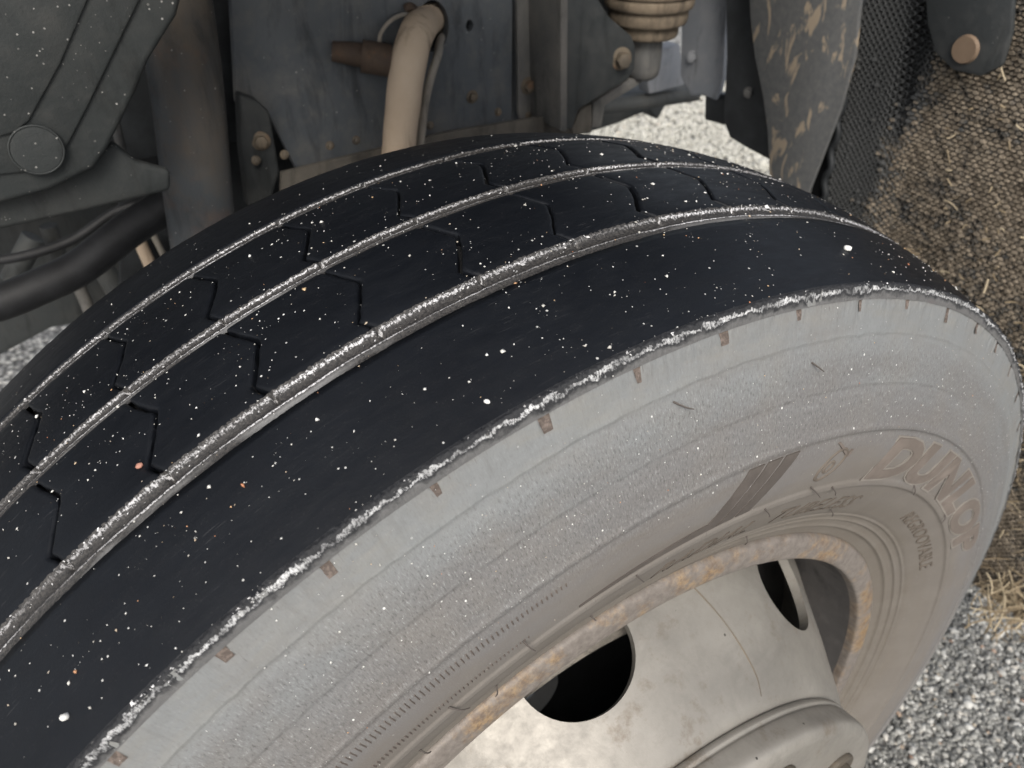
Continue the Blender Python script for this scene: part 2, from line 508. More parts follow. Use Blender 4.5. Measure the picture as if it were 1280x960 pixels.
TREAD, SIDE, EDGE, GROOVE = m_tread(), m_side(), m_edge(), m_groove()
DISC, RIM = m_disc(), m_rim()
SMOOTHRUB = simple('smooth_brown_rubber', (0.085, 0.074, 0.067), 0.7, 0.3, 60, 0.1, 0.15, 0.0005)
LETRUB = simple('brown_letter_rubber', (0.140, 0.119, 0.104), 0.75, 0.3, 60, 0.12, 0.2, 0.0005)
SIDERUB = simple('shade_toned_rubber', (0.115, 0.098, 0.082), 0.75, 0.3, 80, 0.1, 0.2, 0.0005)  # darkened so the shadows along the strokes sit in the colour
LETHIGHLIGHT = simple('painted_letter_highlight', (0.205, 0.188, 0.168), 0.7, 0.3, 60, 0.1, 0.2, 0.0005)  # paler tone is the highlight on the letter edges, put into the colour
NOTCHRUB = simple('brown_notch_rubber', (0.110, 0.090, 0.079), 0.8, 0.2, 420, 0.45, 0.6, 0.001)
BLACKRUB = simple('dull_black_rubber', (0.014, 0.0145, 0.016), 0.6, 0.35, 40, 0.3, 0.2, 0.0006)
GRIT, STRAW = m_grit(), m_straw()
def m_flake():
    M = Mat('torn_rubber_flake', (0.6, 0.6, 0.6), 0.5, 0, 0.5)
    M.set('Base Color', M.ramp(M.island(), [(0, (0.02, 0.02, 0.022)), (0.36, (0.08, 0.08, 0.08)), (0.55, (0.30, 0.30, 0.30)), (0.8, (0.62, 0.62, 0.63)), (1, (0.78, 0.78, 0.79))]))
    return M.m
FLAKE = m_flake()
FRAME = m_dirty_metal('dusty_black_frame_paint', (0.088, 0.098, 0.110), (0.175, 0.168, 0.155), (0.50, 0.74), 0.55, 0.02)
FRAME2 = m_dirty_metal('dark_bracket_paint', (0.030, 0.034, 0.036), (0.065, 0.066, 0.064), (0.5, 0.8), 0.55, 0.01)
STRIPM = m_dirty_metal('dusty_steel_strip', (0.085, 0.086, 0.086), (0.17, 0.16, 0.145), (0.42, 0.7), 0.6, 0.01)
PANEL = m_dirty_metal('speckled_grey_panel', (0.030, 0.034, 0.0345), (0.066, 0.066, 0.063), (0.48, 0.8), 0.65, 0.075)
STRUTM = m_dirty_metal('dirty_strut_paint', (0.050, 0.056, 0.062), (0.095, 0.076, 0.058), (0.50, 0.70), 0.5, 0.03, (1, 1, 0.35), 0.15)
TANDUST = m_dirty_metal('dust_coated_tan_rubber', (0.48, 0.375, 0.275), (0.58, 0.475, 0.37), (0.4, 0.7), 0.85)
BELLOWM = m_dirty_metal('dust_coated_bellows', (0.085, 0.068, 0.050), (0.25, 0.20, 0.145), (0.40, 0.66), 0.85)
PIPEM = m_dirty_metal('dusty_grey_pipe', (0.24, 0.225, 0.20), (0.36, 0.32, 0.27), (0.4, 0.7), 0.7)
RUSTY = m_dirty_metal('brown_rusty_steel', (0.06, 0.042, 0.032), (0.14, 0.10, 0.07), (0.4, 0.7), 0.75, 0, (1, 1, 1), 0.8)
BOLTM = m_dirty_metal('dusty_bolt_steel', (0.085, 0.073, 0.058), (0.20, 0.155, 0.105), (0.45, 0.72), 0.6, 0, (1, 1, 1), 0.6)
BLUEGREY = m_dirty_metal('pale_blue_grey_plastic', (0.22, 0.235, 0.26), (0.32, 0.32, 0.33), (0.45, 0.75), 0.55)
UNDER = m_dirty_metal('dim_underbody_metal', (0.052, 0.057, 0.058), (0.09, 0.088, 0.082), (0.45, 0.75), 0.6)
BLACKP = simple('black_plastic', (0.018, 0.02, 0.022), 0.5, 0.4, 40, 0.3, 0.15, 0.0006)
SPLASH = m_panel_splash()
MATM = m_mat()
GRAVEL, GROUND = m_gravel(), m_ground()
PALEGRAVEL = m_gravel(True)
DUSTLEDGE = m_dirty_metal('dusty_ledge', (0.060, 0.056, 0.050), (0.125, 0.112, 0.094), (0.4, 0.7), 0.85)
ORANGE = simple('tan_round_marker', (0.16, 0.115, 0.08), 0.5, 0.4, 30, 0.1)
INNERRIM = m_dirty_metal('dark_grey_rim_well', (0.085, 0.082, 0.082), (0.14, 0.13, 0.125), (0.5, 0.8), 0.6)

# ------------------------------------------------------------------ ground
gs = 60.0
ground = link('ground', mesh('ground', [(-gs, -gs, 0), (gs, -gs, 0), (gs, gs, 0), (-gs, gs, 0)], [(0, 1, 2, 3)]), GROUND)
tag(ground, 'pale grey gravel ground under and beyond the truck', kind='structure')

def stones(name, n, box_, size, label, mat=GRAVEL, excl=None):
    x0, x1, y0, y1 = box_
    ico = bmesh.new(); bmesh.ops.create_icosphere(ico, subdivisions=1, radius=1.0)
    bv = np.array([v.co[:] for v in ico.verts]); bf = np.array([[v.index for v in f.verts] for f in ico.faces]); ico.free()
    P = np.column_stack([rng.uniform(x0, x1, n), rng.uniform(y0, y1, n), np.zeros(n)])
    s = size * rng.lognormal(0, 0.32, n)
    lay = rng.random(n)
    P[:, 2] = s * 0.25 + lay * size * 1.0
    sc = s[:, None] * np.column_stack([rng.uniform(0.7, 1.25, n), rng.uniform(0.7, 1.25, n), rng.uniform(0.5, 0.9, n)])
    q = rng.normal(size=(n, 4)); q /= np.linalg.norm(q, axis=1)[:, None]
    w, x, y, z = q.T
    Rm = np.stack([1 - 2 * (y * y + z * z), 2 * (x * y - z * w), 2 * (x * z + y * w), 2 * (x * y + z * w), 1 - 2 * (x * x + z * z), 2 * (y * z - x * w),
                   2 * (x * z - y * w), 2 * (y * z + x * w), 1 - 2 * (x * x + y * y)], 1).reshape(n, 3, 3)
    jit = 1 + rng.uniform(-0.28, 0.28, (n, len(bv), 1))
    V = (bv[None] * jit) * sc[:, None, :]
    V = np.einsum('nij,nkj->nki', Rm, V) + P[:, None, :]
    F = (bf[None] + (np.arange(n) * len(bv))[:, None, None]).reshape(-1, 3)
    V = V.reshape(-1, 3)
    me = bpy.data.meshes.new(name)
    me.vertices.add(len(V)); me.vertices.foreach_set('co', V.astype(np.float32).ravel())
    me.loops.add(len(F) * 3); me.loops.foreach_set('vertex_index', F.astype(np.int32).ravel())
    me.polygons.add(len(F)); me.polygons.foreach_set('loop_start', np.arange(0, len(F) * 3, 3, dtype=np.int32))
    me.update(calc_edges=True); me.validate()
    o = link(name, me, mat)
    tag(o, label, kind='stuff')
    return o

stones('gravel', 70000, (-1.45, -0.40, -0.34, 0.48), 0.0032, 'loose grey and white gravel chips beside the tyre')
stones('gravel', 16000, (-3.2, -1.5, -2.9, -1.4), 0.0085, 'pale gravel seen through the gap behind the tyre', PALEGRAVEL)

# ------------------------------------------------------------------ wheel
CZ = 0.5
wheel = tag(empty('road_wheel', (0, 0, CZ)), 'big truck wheel with blackened worn tread, dusty grey sidewall and rusty rim', 'wheel')

def pt(th, y, r): return (r * math.cos(th), y, r * math.sin(th))   # about the wheel centre (child space)

def revolve(name, prof, segs, uvv=None, t0=0.0, t1=2 * PI, jitter=None, rref=0.48):
    P = np.array(prof, float)
    n = len(P)
    full = abs(t1 - t0 - 2 * PI) < 1e-6
    m = segs + 1
    th = np.linspace(t0, t1, m)
    if uvv is None:
        uvv = np.concatenate([[0], np.cumsum(np.hypot(np.diff(P[:, 0]), np.diff(P[:, 1])))])
    Y = np.repeat(P[None, :, 0], m, 0); Rr = np.repeat(P[None, :, 1], m, 0)
    if jitter is not None:
        dy, dr = jitter(th, P)
        if full: dy[-1] = dy[0]; dr[-1] = dr[0]
        Y = Y + dy; Rr = Rr + dr
    V = np.stack([Rr * np.cos(th)[:, None], Y, Rr * np.sin(th)[:, None]], -1).reshape(-1, 3)
    U = np.stack([np.repeat((th * rref)[:, None], n, 1), np.repeat(np.asarray(uvv)[None], m, 0)], -1).reshape(-1, 2)
    i, j = np.meshgrid(np.arange(m - 1), np.arange(n - 1), indexing='ij')
    a = (i * n + j).ravel()
    F = np.stack([a, a + 1, a + n + 1, a + n], 1)
    me = bpy.data.meshes.new(name)
    me.vertices.add(len(V)); me.vertices.foreach_set('co', V.astype(np.float32).ravel())
    me.loops.add(len(F) * 4); me.loops.foreach_set('vertex_index', F.astype(np.int32).ravel())
    me.polygons.add(len(F)); me.polygons.foreach_set('loop_start', np.arange(0, len(F) * 4, 4, dtype=np.int32))
    me.update(calc_edges=True)
    lay = me.uv_layers.new(name='UVMap')
    lay.data.foreach_set('uv', U[F.ravel()].astype(np.float32).ravel())
    me.polygons.foreach_set('use_smooth', [True] * len(F))
    me.update()
    me['local'] = 1
    return me

NT = {}
def vnoise(a, b=None, seed=0, octv=3):
    """cheap smooth value noise on arrays (1D or 2D)"""
    if seed not in NT: NT[seed] = np.random.default_rng(seed).uniform(-1, 1, (512, 512))
    T = NT[seed]
    def one(x, y):
        xi = np.floor(x).astype(int); yi = np.floor(y).astype(int)
        fx = x - xi; fy = y - yi
        fx = fx * fx * (3 - 2 * fx); fy = fy * fy * (3 - 2 * fy)
        g = lambda p, q: T[p % 512, q % 512]
        return (g(xi, yi) * (1 - fx) + g(xi + 1, yi) * fx) * (1 - fy) + (g(xi, yi + 1) * (1 - fx) + g(xi + 1, yi + 1) * fx) * fy
    if b is None: b = np.zeros_like(a)
    out = 0; amp = 1; tot = 0
    for o in range(octv):
        out = out + amp * one(a * 2 ** o, b * 2 ** o + o * 17.3); tot += amp; amp *= 0.6
    return out / tot

def tr(y): return 0.504 - 1.18 * y * y

SP = [(0.1366, 0.4820), (0.1374, 0.4795), (0.1390, 0.4740), (0.1412, 0.4665), (0.1437, 0.4588), (0.1443, 0.4572), (0.1443, 0.4555), (0.1450, 0.4530),
      (0.1476, 0.4470), (0.1502, 0.4385), (0.1520, 0.4320), (0.1527, 0.4298), (0.1527, 0.4280), (0.1536, 0.4255), (0.1560, 0.4190), (0.1578, 0.4110),
      (0.1592, 0.4055), (0.1603, 0.4040), (0.1603, 0.4015), (0.1591, 0.4000), (0.1602, 0.3940), (0.1606, 0.3850), (0.1602, 0.3760), (0.1592, 0.3680),
      (0.1586, 0.3640), (0.1593, 0.3625), (0.1590, 0.3585), (0.1572, 0.3572), (0.1556, 0.3520), (0.1530, 0.3440), (0.1492, 0.3350), (0.1455, 0.3275),
      (0.1440, 0.3255), (0.1440, 0.3235), (0.1424, 0.3225), (0.1412, 0.3195), (0.1413, 0.3175), (0.1394, 0.3165), (0.1380, 0.3120), (0.1380, 0.3095),
      (0.1356, 0.3080), (0.1335, 0.3030), (0.1322, 0.2990), (0.1280, 0.2960)]
sp_r = np.array([p[1] for p in SP])[::-1]; sp_y = np.array([p[0] for p in SP])[::-1]
def sy(r): return float(np.interp(r, sp_r, sp_y))

out_prof = []
for a, b in zip(SP[:-1], SP[1:]):
    for k in range(3):
        out_prof.append((a[0] + (b[0] - a[0]) * k / 3, a[1] + (b[1] - a[1]) * k / 3))
out_prof.append(SP[-1])
NB = 58
STEP = 360.0 / NB
ZT = [0.0, 0.20, 0.38, 0.60, 0.84, 1.0]
ZA = [-0.42, 0.10, 0.74, 0.10, -0.78, -0.28]
TH0 = 76.0 - 12 * STEP
# little wear pockets under the shoulder edge, one per sipe pitch
POCK = [(61.0 + k * STEP + rng.uniform(-0.3, 0.3), 0.4670 + rng.uniform(-0.0018, 0.002), rng.uniform(0.0022, 0.0044), rng.uniform(0.0008, 0.0028), rng.uniform(0.0014, 0.0028)) for k in range(NB)]
def side_jit(th, P):
    T, Q = np.meshgrid(th, P[:, 1], indexing='ij')
    z = np.clip((Q - 0.41) / 0.03, 0, 1) * np.clip((0.4815 - Q) / 0.01, 0, 1)
    d = vnoise(T * 60, Q * 300, 3, 3) * 0.0004 * z + vnoise(T * 6, Q * 60, 5, 3) * 0.0004 * z
    d += vnoise(T * 140, Q * 160, 7, 3) * 0.0005 * np.clip((Q - 0.462) / 0.008, 0, 1) * np.clip((0.4815 - Q) / 0.004, 0, 1)
    for t, rb, w0, w1, dep in POCK:
        dt = (T - R(t) + PI) % (2 * PI) - PI
        k = np.clip((Q - rb) / (0.479 - rb), 0, 1)
        hw = w1 + (w0 - w1) * k
        d = d - dep * k * (np.abs(dt) * 0.475 < hw) * (Q < 0.4815)
    return d, np.zeros_like(d)
isp = next(i for i, p in enumerate(out_prof) if p[1] < 0.4565)
ov = np.concatenate([[0], np.cumsum([math.hypot(b[0] - a[0], b[1] - a[1]) for a, b in zip(out_prof[:-1], out_prof[1:])])])
tyre = link('tyre', revolve('tyre', out_prof[isp:], 1440, uvv=ov[isp:], jitter=side_jit), SIDE, wheel)
link('shoulder_band', revolve('shoulder_band', out_prof[:isp + 1], 3600, uvv=ov[:isp + 1], jitter=side_jit), SIDE, tyre)
def pocket(t, rb, w0, w1, dep):
    V, F = [], []
    n = 5
    for i in range(n):
        k = 0.12 + 0.80 * i / (n - 1); r = rb + (0.479 - rb) * k; hw = (w1 + (w0 - w1) * k) * 0.92
        for q in (-1, -0.33, 0.33, 1):
            V.append(pt(R(t) + q * hw / 0.475, sy(r) - dep * k + 0.0005 + rng.uniform(-0.0002, 0.0003), r))
    F = [(i * 4 + j, i * 4 + j + 1, i * 4 + 5 + j, i * 4 + 4 + j) for i in range(n - 1) for j in range(3)]
    me = mesh('wear_pocket', V, F); me['local'] = 1
    link('wear_pocket', me, NOTCHRUB, tyre, True)
for p in POCK: pocket(*p)
# carcass: groove floor level and the far sidewall
core = [(0.1362, 0.4770)] + [(y, tr(y) - 0.0075) for y in np.linspace(0.13, -0.13, 40)] + [(-p[0], p[1] - (0.0 if i else 0.002)) for i, p in enumerate(SP)]
link('inner_carcass', revolve('inner_carcass', core, 480), BLACKRUB, tyre)

def rib(name, y0, y1, seed, wall0=True, wall1=True, segs=1800, ny=16):
    ys = np.linspace(y0, y1, ny)
    prof = [(y, tr(y)) for y in ys]
    if wall0: prof = [(y0, tr(y0) - 0.007)] + prof
    if wall1: prof = prof + [(y1, tr(y1) - 0.007)]
    P0 = np.array(prof)
    def jit(th, P):
        T, Yy = np.meshgrid(th, P[:, 0], indexing='ij')
        e0 = np.exp(-(Yy - y0) / 0.0012); e1 = np.exp(-(y1 - Yy) / 0.0012)
        f0 = vnoise(T * 260, np.zeros_like(T), seed, 3); f1 = vnoise(T * 260, np.zeros_like(T) + 9, seed + 1, 3)
        dy = e0 * f0 * 0.0003 * (1 if wall0 else 0) + e1 * f1 * 0.0006 * (1 if wall1 else 0)
        dr = vnoise(T * 30, Yy * 80, seed + 2, 3) * 0.00025 - (e0 * abs(f0) * (1 if wall0 else 0) + e1 * abs(f1) * (1 if wall1 else 0)) * 0.00025
        return dy, dr
    return link(name, revolve(name, prof, segs, jitter=jit), TREAD, tyre)

rib('shoulder_rib', 0.0768, 0.1363, 11, True, False)
rib('shoulder_rib', -0.1365, -0.0705, 23, True, True, 1200, 14)

# grooves with painted white reflections and residue: V coordinate runs 0..1 across, far wall first
def groove(y0, y1, depth, seed):
    w = y1 - y0
    fr = [(0.0, 0.1), (0.06, 0.3), (0.14, 0.75), (0.24, 1.0), (0.36, 1.02), (0.46, 1.0), (0.52, 0.78), (0.56, 0.78), (0.62, 1.0), (0.75, 1.03), (0.9, 1.0), (1.0, 0.95)]
    prof = [(y0 + w * a, tr(y0 + w * a) - depth * d) for a, d in fr]
    def jit(th, P):
        T, Yy = np.meshgrid(th, (P[:, 0] - y0) / w, indexing='ij')
        n = vnoise(T * 380, Yy * 9, seed, 3)
        k = np.where(Yy < 0.3, 1.0, 0.45)
        wav = vnoise(T * 22, np.zeros_like(T), seed + 3, 3) * 0.0005 * ((Yy > 0.45) & (Yy < 0.65))
        dr = vnoise(T * 420, Yy * 12 + 5, seed + 1, 3) * 0.0007 * k
        # the sipes cut on through the frayed upper wall
        ph = (np.degrees(T) - TH0 - ZA[-1] - 0.35 * np.clip(Yy, 0, 1) + STEP / 2) % STEP - STEP / 2
        dr = dr - 0.003 * (np.abs(np.radians(ph)) * 0.5 < 0.0009) * (Yy < 0.42) * (Yy > 0.01)
        return n * 0.0005 * k + wav, dr
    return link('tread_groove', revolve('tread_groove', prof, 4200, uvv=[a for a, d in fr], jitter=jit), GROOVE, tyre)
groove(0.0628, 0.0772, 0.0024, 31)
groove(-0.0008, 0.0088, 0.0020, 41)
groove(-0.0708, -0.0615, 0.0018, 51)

# tread blocks of the two middle ribs, cut apart by zigzag sipes

def sipe(t, k, seed):
    return np.interp(t, ZT, ZA) + vnoise(np.asarray(t) * 14, np.zeros_like(t) + k * 3.1, seed, 2) * 0.07
def block(y0, y1, k, seed, th_off):
    ny, nt = 26, 10
    t = np.linspace(0, 1, ny)
    ga = math.degrees((0.00090 + 0.00035 * math.sin(k * 2.7 + seed)) / 0.5); gb = math.degrees((0.00090 + 0.00035 * math.sin((k + 1) * 2.7 + seed)) / 0.5)
    a = th_off + k * STEP + sipe(t, k, seed) + ga
    b = th_off + (k + 1) * STEP + sipe(t, (k + 1) % NB, seed) - gb
    u = np.array([0, 0.010, 0.022, 0.045, 0.30, 0.70, 0.955, 0.978, 0.990, 1.0])
    TH = np.radians(a[:, None] * (1 - u) + b[:, None] * u)
    Yy = np.repeat((y0 + (y1 - y0) * t)[:, None], nt, 1)
    for row, sg in ((0, 1), (-1, -1)):
        Yy[row] += sg * np.abs(vnoise(TH[row] * 260, np.zeros(nt), seed + row + 2, 3)) * 0.0007
    Rr = tr(Yy) + vnoise(TH * 40, Yy * 90, seed + 5, 3) * 0.0002
    edge = np.minimum(t, 1 - t)[:, None] * 60
    Rr = Rr - 0.0004 * np.clip(1 - edge, 0, 1)
    lip = np.interp(np.minimum(u, 1 - u), [0, 0.010, 0.022, 0.045], [1, 0.45, 0.12, 0])[None] * (1 + 0.5 * vnoise(TH * 200, Yy * 400, seed + 9, 2))
    Rr = Rr - 0.0011 * lip
    top = np.stack([Rr * np.cos(TH), Yy, Rr * np.sin(TH)], -1).reshape(-1, 3)
    U = np.stack([TH * 0.48, Yy + 0.2], -1).reshape(-1, 2)
    loop = [(0, j) for j in range(nt)] + [(i, nt - 1) for i in range(1, ny)] + [(ny - 1, j) for j in range(nt - 2, -1, -1)] + [(i, 0) for i in range(ny - 2, 0, -1)]
    idx = [i * nt + j for i, j in loop]
    skirt = []
    for i, j in loop:
        r = Rr[i, j] - 0.007
        skirt.append((r * math.cos(TH[i, j]), Yy[i, j], r * math.sin(TH[i, j])))
    n0 = ny * nt
    F = [(i * nt + j, (i + 1) * nt + j, (i + 1) * nt + j + 1, i * nt + j + 1) for i in range(ny - 1) for j in range(nt - 1)]
    m = len(idx)
    F += [(idx[q], idx[(q + 1) % m], n0 + (q + 1) % m, n0 + q) for q in range(m)]
    me = mesh('tread_block', np.vstack([top, np.array(skirt)]), F, np.vstack([U, U[idx]]))
    fix_normals(me); smooth_by_angle(me, 40); me['local'] = 1
    return link('tread_block', me, TREAD, tyre)
for k in range(NB):
    block(0.0086, 0.0632, k, 61, TH0)
for k in range(NB):
    block(-0.0618, -0.0006, k, 71, TH0)

# frayed pale burr along the worn outer shoulder edge
ep = [(0.1338, tr(0.1338) + 0.0001), (0.1346, tr(0.1346) + 0.0003), (0.1353, tr(0.1353) + 0.0006), (0.1360, 0.4829), (0.1367, 0.4826),
      (0.1373, 0.4815), (0.1377, 0.4802), (0.1382, 0.4788), (0.1387, 0.4772), (0.1390, 0.4752)]
def edge_jit(th, P):
    k = np.arange(len(P))[None, :]
    T, K = np.meshgrid(th, k[0], indexing='ij')
    env = np.array([0.1, 0.4, 0.8, 1, 1, 1, 0.9, 0.7, 0.4, 0.05])[None]
    n = vnoise(T * 420, K * 0.9, 81, 3); n2 = vnoise(T * 380, K * 0.9 + 33, 82, 3); n3 = vnoise(T * 55, np.zeros_like(T), 84, 3)
    low = vnoise(T * 30, np.zeros_like(T) + 4, 85, 2)
    return (n * 0.0009 + n3 * 0.0007) * env, (n2 * 0.0012 + n3 * 0.0006) * env + np.where(K > 6, low * 0.0018, 0) * (env > 0.2)
ev = np.concatenate([[0], np.cumsum([math.hypot(b[0] - a[0], b[1] - a[1]) for a, b in zip(ep[:-1], ep[1:])])])
# torn flakes standing along the worn edges
def flakes(name, n, fn, L, parent, m, th=(20, 175)):
    V, F = [], []
    for _ in range(n):
        t = R(rng.uniform(*th)); y, r = fn()
        if rng.random() > 0.25 + 1.3 * max(0.0, float(vnoise(np.array([t * 17.0]), None, 97, 3)[0]) + 0.22): continue
        c = np.array(pt(t, y, r))
        er = np.array([math.cos(t), 0, math.sin(t)]); et = np.array([-math.sin(t), 0, math.cos(t)]); ey = np.array([0, 1.0, 0])
        d = et * rng.normal() * 1.2 + ey * rng.normal() * 0.8 + er * abs(rng.normal()) * 0.35; d /= np.linalg.norm(d)
        l = L * rng.lognormal(0, 0.45); w = np.cross(d, er * 0.8 + ey * 0.6 + et * rng.normal() * 0.3); w /= np.linalg.norm(w) + 1e-9
        nn = np.cross(d, w); hw = l * rng.uniform(0.15, 0.35)
        b = len(V)
        for p in (-d * l / 2, w * hw, -w * hw * 0.8 + d * l * 0.1, d * l / 2 + nn * l * 0.15, nn * hw * 0.6):
            V.append(c + p)
        F += [(b, b + 1, b + 4), (b, b + 4, b + 2), (b + 3, b + 4, b + 1), (b + 3, b + 2, b + 4), (b, b + 2, b + 1), (b + 3, b + 1, b + 2)]
    me = mesh(name, V, F); me['local'] = 1
    o = link(name, me, m, parent); o['kind'] = 'stuff'
    return o
def fe():
    q = rng.normal() * 0.42
    return (0.1362 + q * 0.0013, 0.4824 - max(0, q) * 0.0022 + max(0, -q) * 0.0004)
flakes('edge_flakes', 3400, fe, 0.0013, tyre, FLAKE)
def fg(y0, sp, dep):
    def f():
        q = abs(rng.normal()) * sp
        return (y0 + q, tr(y0 + q) - min(dep, q * 0.45))
    return f
flakes('groove_flakes', 1700, fg(0.0630, 0.0022, 0.0018), 0.00085, tyre, FLAKE)
flakes('groove_flakes', 1100, fg(-0.0004, 0.0016, 0.0014), 0.0008, tyre, FLAKE)
flakes('groove_flakes', 1100, fg(-0.0705, 0.0016, 0.0012), 0.0008, tyre, FLAKE)
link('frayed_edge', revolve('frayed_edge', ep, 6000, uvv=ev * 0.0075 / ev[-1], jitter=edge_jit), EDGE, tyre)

# raised marks on the sidewall
def slab(name, quads, h, m):
    """quads: list of 4 (theta deg, r) corners a,b (one side) c,d (other side)"""
    V, F = [], []
    for a, b, c, d in quads:
        n = 10; base = len(V)
        for i in range(n + 1):
            for p, q in ((a, b), (d, c)):
                th = p[0] + (q[0] - p[0]) * i / n; r = p[1] + (q[1] - p[1]) * i / n
                V.append(pt(R(th), sy(r) + h, r)); V.append(pt(R(th), sy(r) - 0.001, r))
        for i in range(n):
            o = base + i * 4
            F += [(o, o + 4, o + 6, o + 2), (o + 1, o + 5, o + 4, o), (o + 2, o + 6, o + 7, o + 3)]
        F += [(base, base + 2, base + 3, base + 1)]
        o = base + n * 4
        F += [(o, o + 1, o + 3, o + 2)]
    me = mesh(name, V, F); fix_normals(me); me['local'] = 1
    return link(name, me, m, tyre)
for i in range(3):
    o = i * 2.0
    slab('slanted_bar', [((90.6 + o, 0.3655), (94.6 + o, 0.3985), (96.2 + o, 0.3985), (92.2 + o, 0.3655))], 0.0007, SMOOTHRUB)
slab('tapered_bar', [((78.5, 0.3672), (91.0, 0.3712), (92.6, 0.3655), (78.5, 0.3662))], 0.0007, SMOOTHRUB)

def lettering(name, body, th0, th1, rmid, height, h, m, shear=0.0, bold=0.0, thick=True):
    cu = bpy.data.curves.new('txt', 'FONT')
    cu.body = body; cu.size = 1.0; cu.align_x = 'LEFT'; cu.align_y = 'BOTTOM_BASELINE'; cu.shear = shear; cu.offset = bold
    cu.extrude = 0.05; cu.resolution_u = 4
    cu.space_character = 1.05
    to = bpy.data.objects.new('txt', cu); col.objects.link(to)
    dg = bpy.context.evaluated_depsgraph_get(); dg.update()
    me = bpy.data.meshes.new_from_object(to.evaluated_get(dg))
    bpy.data.objects.remove(to); bpy.data.curves.remove(cu)
    bm = bmesh.new(); bm.from_mesh(me)
    bmesh.ops.triangulate(bm, faces=bm.faces)
    co = np.array([v.co[:] for v in bm.verts])
    mn, mx = co.min(0), co.max(0)
    for v in bm.verts:
        u = (v.co.x - mn[0]) / (mx[0] - mn[0]); w = (v.co.y - mn[1]) / (mx[1] - mn[1])
        r = rmid + (w - 0.5) * height
        z = h if v.co.z > 0 else -0.0015
        v.co = pt(R(th0 + (th1 - th0) * u), sy(r) + z, r)
    bmesh.ops.recalc_face_normals(bm, faces=bm.faces)
    bm.to_mesh(me); bm.free(); me.name = name; me['local'] = 1; me.materials.clear()
    return link(name, me, m, tyre)
lettering('raised_lettering', 'DUNLOP', 113.3, 157.5, 0.3800, 0.032, 0.0012, LETRUB, 0.25, 0.045)['label'] = 'large raised lettering reading DUNLOP'
lettering('lettering_edge_highlight', 'DUNLOP', 112.95, 157.85, 0.3800, 0.0346, 0.0007, LETHIGHLIGHT, 0.25, 0.075)
lettering('raised_lettering', 'RADIAL', 87.2, 99.4, 0.3405, 0.0140, 0.0005, SIDERUB, 0.35, 0.0)['label'] = 'small italic raised lettering reading RADIAL'
lettering('raised_lettering', 'TUBELESS', 103.2, 118.2, 0.3400, 0.0140, 0.0005, SIDERUB, 0.35, 0.0)['label'] = 'small italic raised lettering reading TUBELESS'
lettering('raised_lettering', 'REGROOVABLE', 134.0, 155.5, 0.3420, 0.0105, 0.0008, SIDERUB, 0.0, 0.0)['label'] = 'faint small raised lettering low on the sidewall'

# oval emblem with a short arrow
def emblem():
    V, F = [], []
    def ring(tc, rc, a, b, tilt, w, n=40):
        base = len(V)
        for i in range(n):
            t = 2 * PI * i / n
            for s, hh in ((1 - w, -0.001), (1 - w * 0.7, 0.0009), (1, 0.0009), (1 + w * 0.3, -0.001)):
                x = a * s * math.cos(t); y = b * s * math.sin(t)
                X = x * math.cos(tilt) - y * math.sin(tilt); Y = x * math.sin(tilt) + y * math.cos(tilt)
                r = rc + Y
                V.append(pt(R(tc) + X / rc, sy(r) + hh, r))
        for i in range(n):
            for q in range(3):
                p = base + i * 4 + q; p2 = base + ((i + 1) % n) * 4 + q
                F.append((p, p2, p2 + 1, p + 1))
    ring(105.6, 0.3815, 0.0135, 0.0075, 0.75, 0.16)
    ring(105.3, 0.3805, 0.0050, 0.0034, 0.75, 0.35, 20)
    me = mesh('oval_emblem', V, F); fix_normals(me); me['local'] = 1
    return link('oval_emblem', me, SIDERUB, tyre, True)
emblem()
slab('emblem_arrow', [((106.9, 0.3875), (105.2, 0.3965), (105.5, 0.3970), (107.3, 0.3880)), ((107.3, 0.3860), (107.6, 0.3905), (107.9, 0.3903), (107.6, 0.3855))], 0.0009, LETRUB)

# fine knurled bands
def knurl():
    V, F = [], []
    for r0, r1, a0, a1, st in ((0.3905, 0.3955, -25, 78, 0.40), (0.3715, 0.3750, -25, 74, 0.36)):
        a = a0
        while a < a1:
            fade = min(1.0, (a1 - a) / 12)
            t = R(a); w = 0.0007
            b = len(V)
            for r in (r0, r0 + (r1 - r0) * (0.4 + 0.6 * fade)):
                V.append(pt(t - w / r, sy(r) - 0.0006, r)); V.append(pt(t, sy(r) + 0.0008, r)); V.append(pt(t + w / r, sy(r) - 0.0006, r))
            F += [(b, b + 1, b + 4, b + 3), (b + 1, b + 2, b + 5, b + 4), (b, b + 2, b + 1), (b + 3, b + 4, b + 5)]
            a += st
    me = mesh('knurled_band', V, F); fix_normals(me); me['local'] = 1
    o = link('knurled_band', me, LETRUB, tyre); o['kind'] = 'stuff'
knurl()

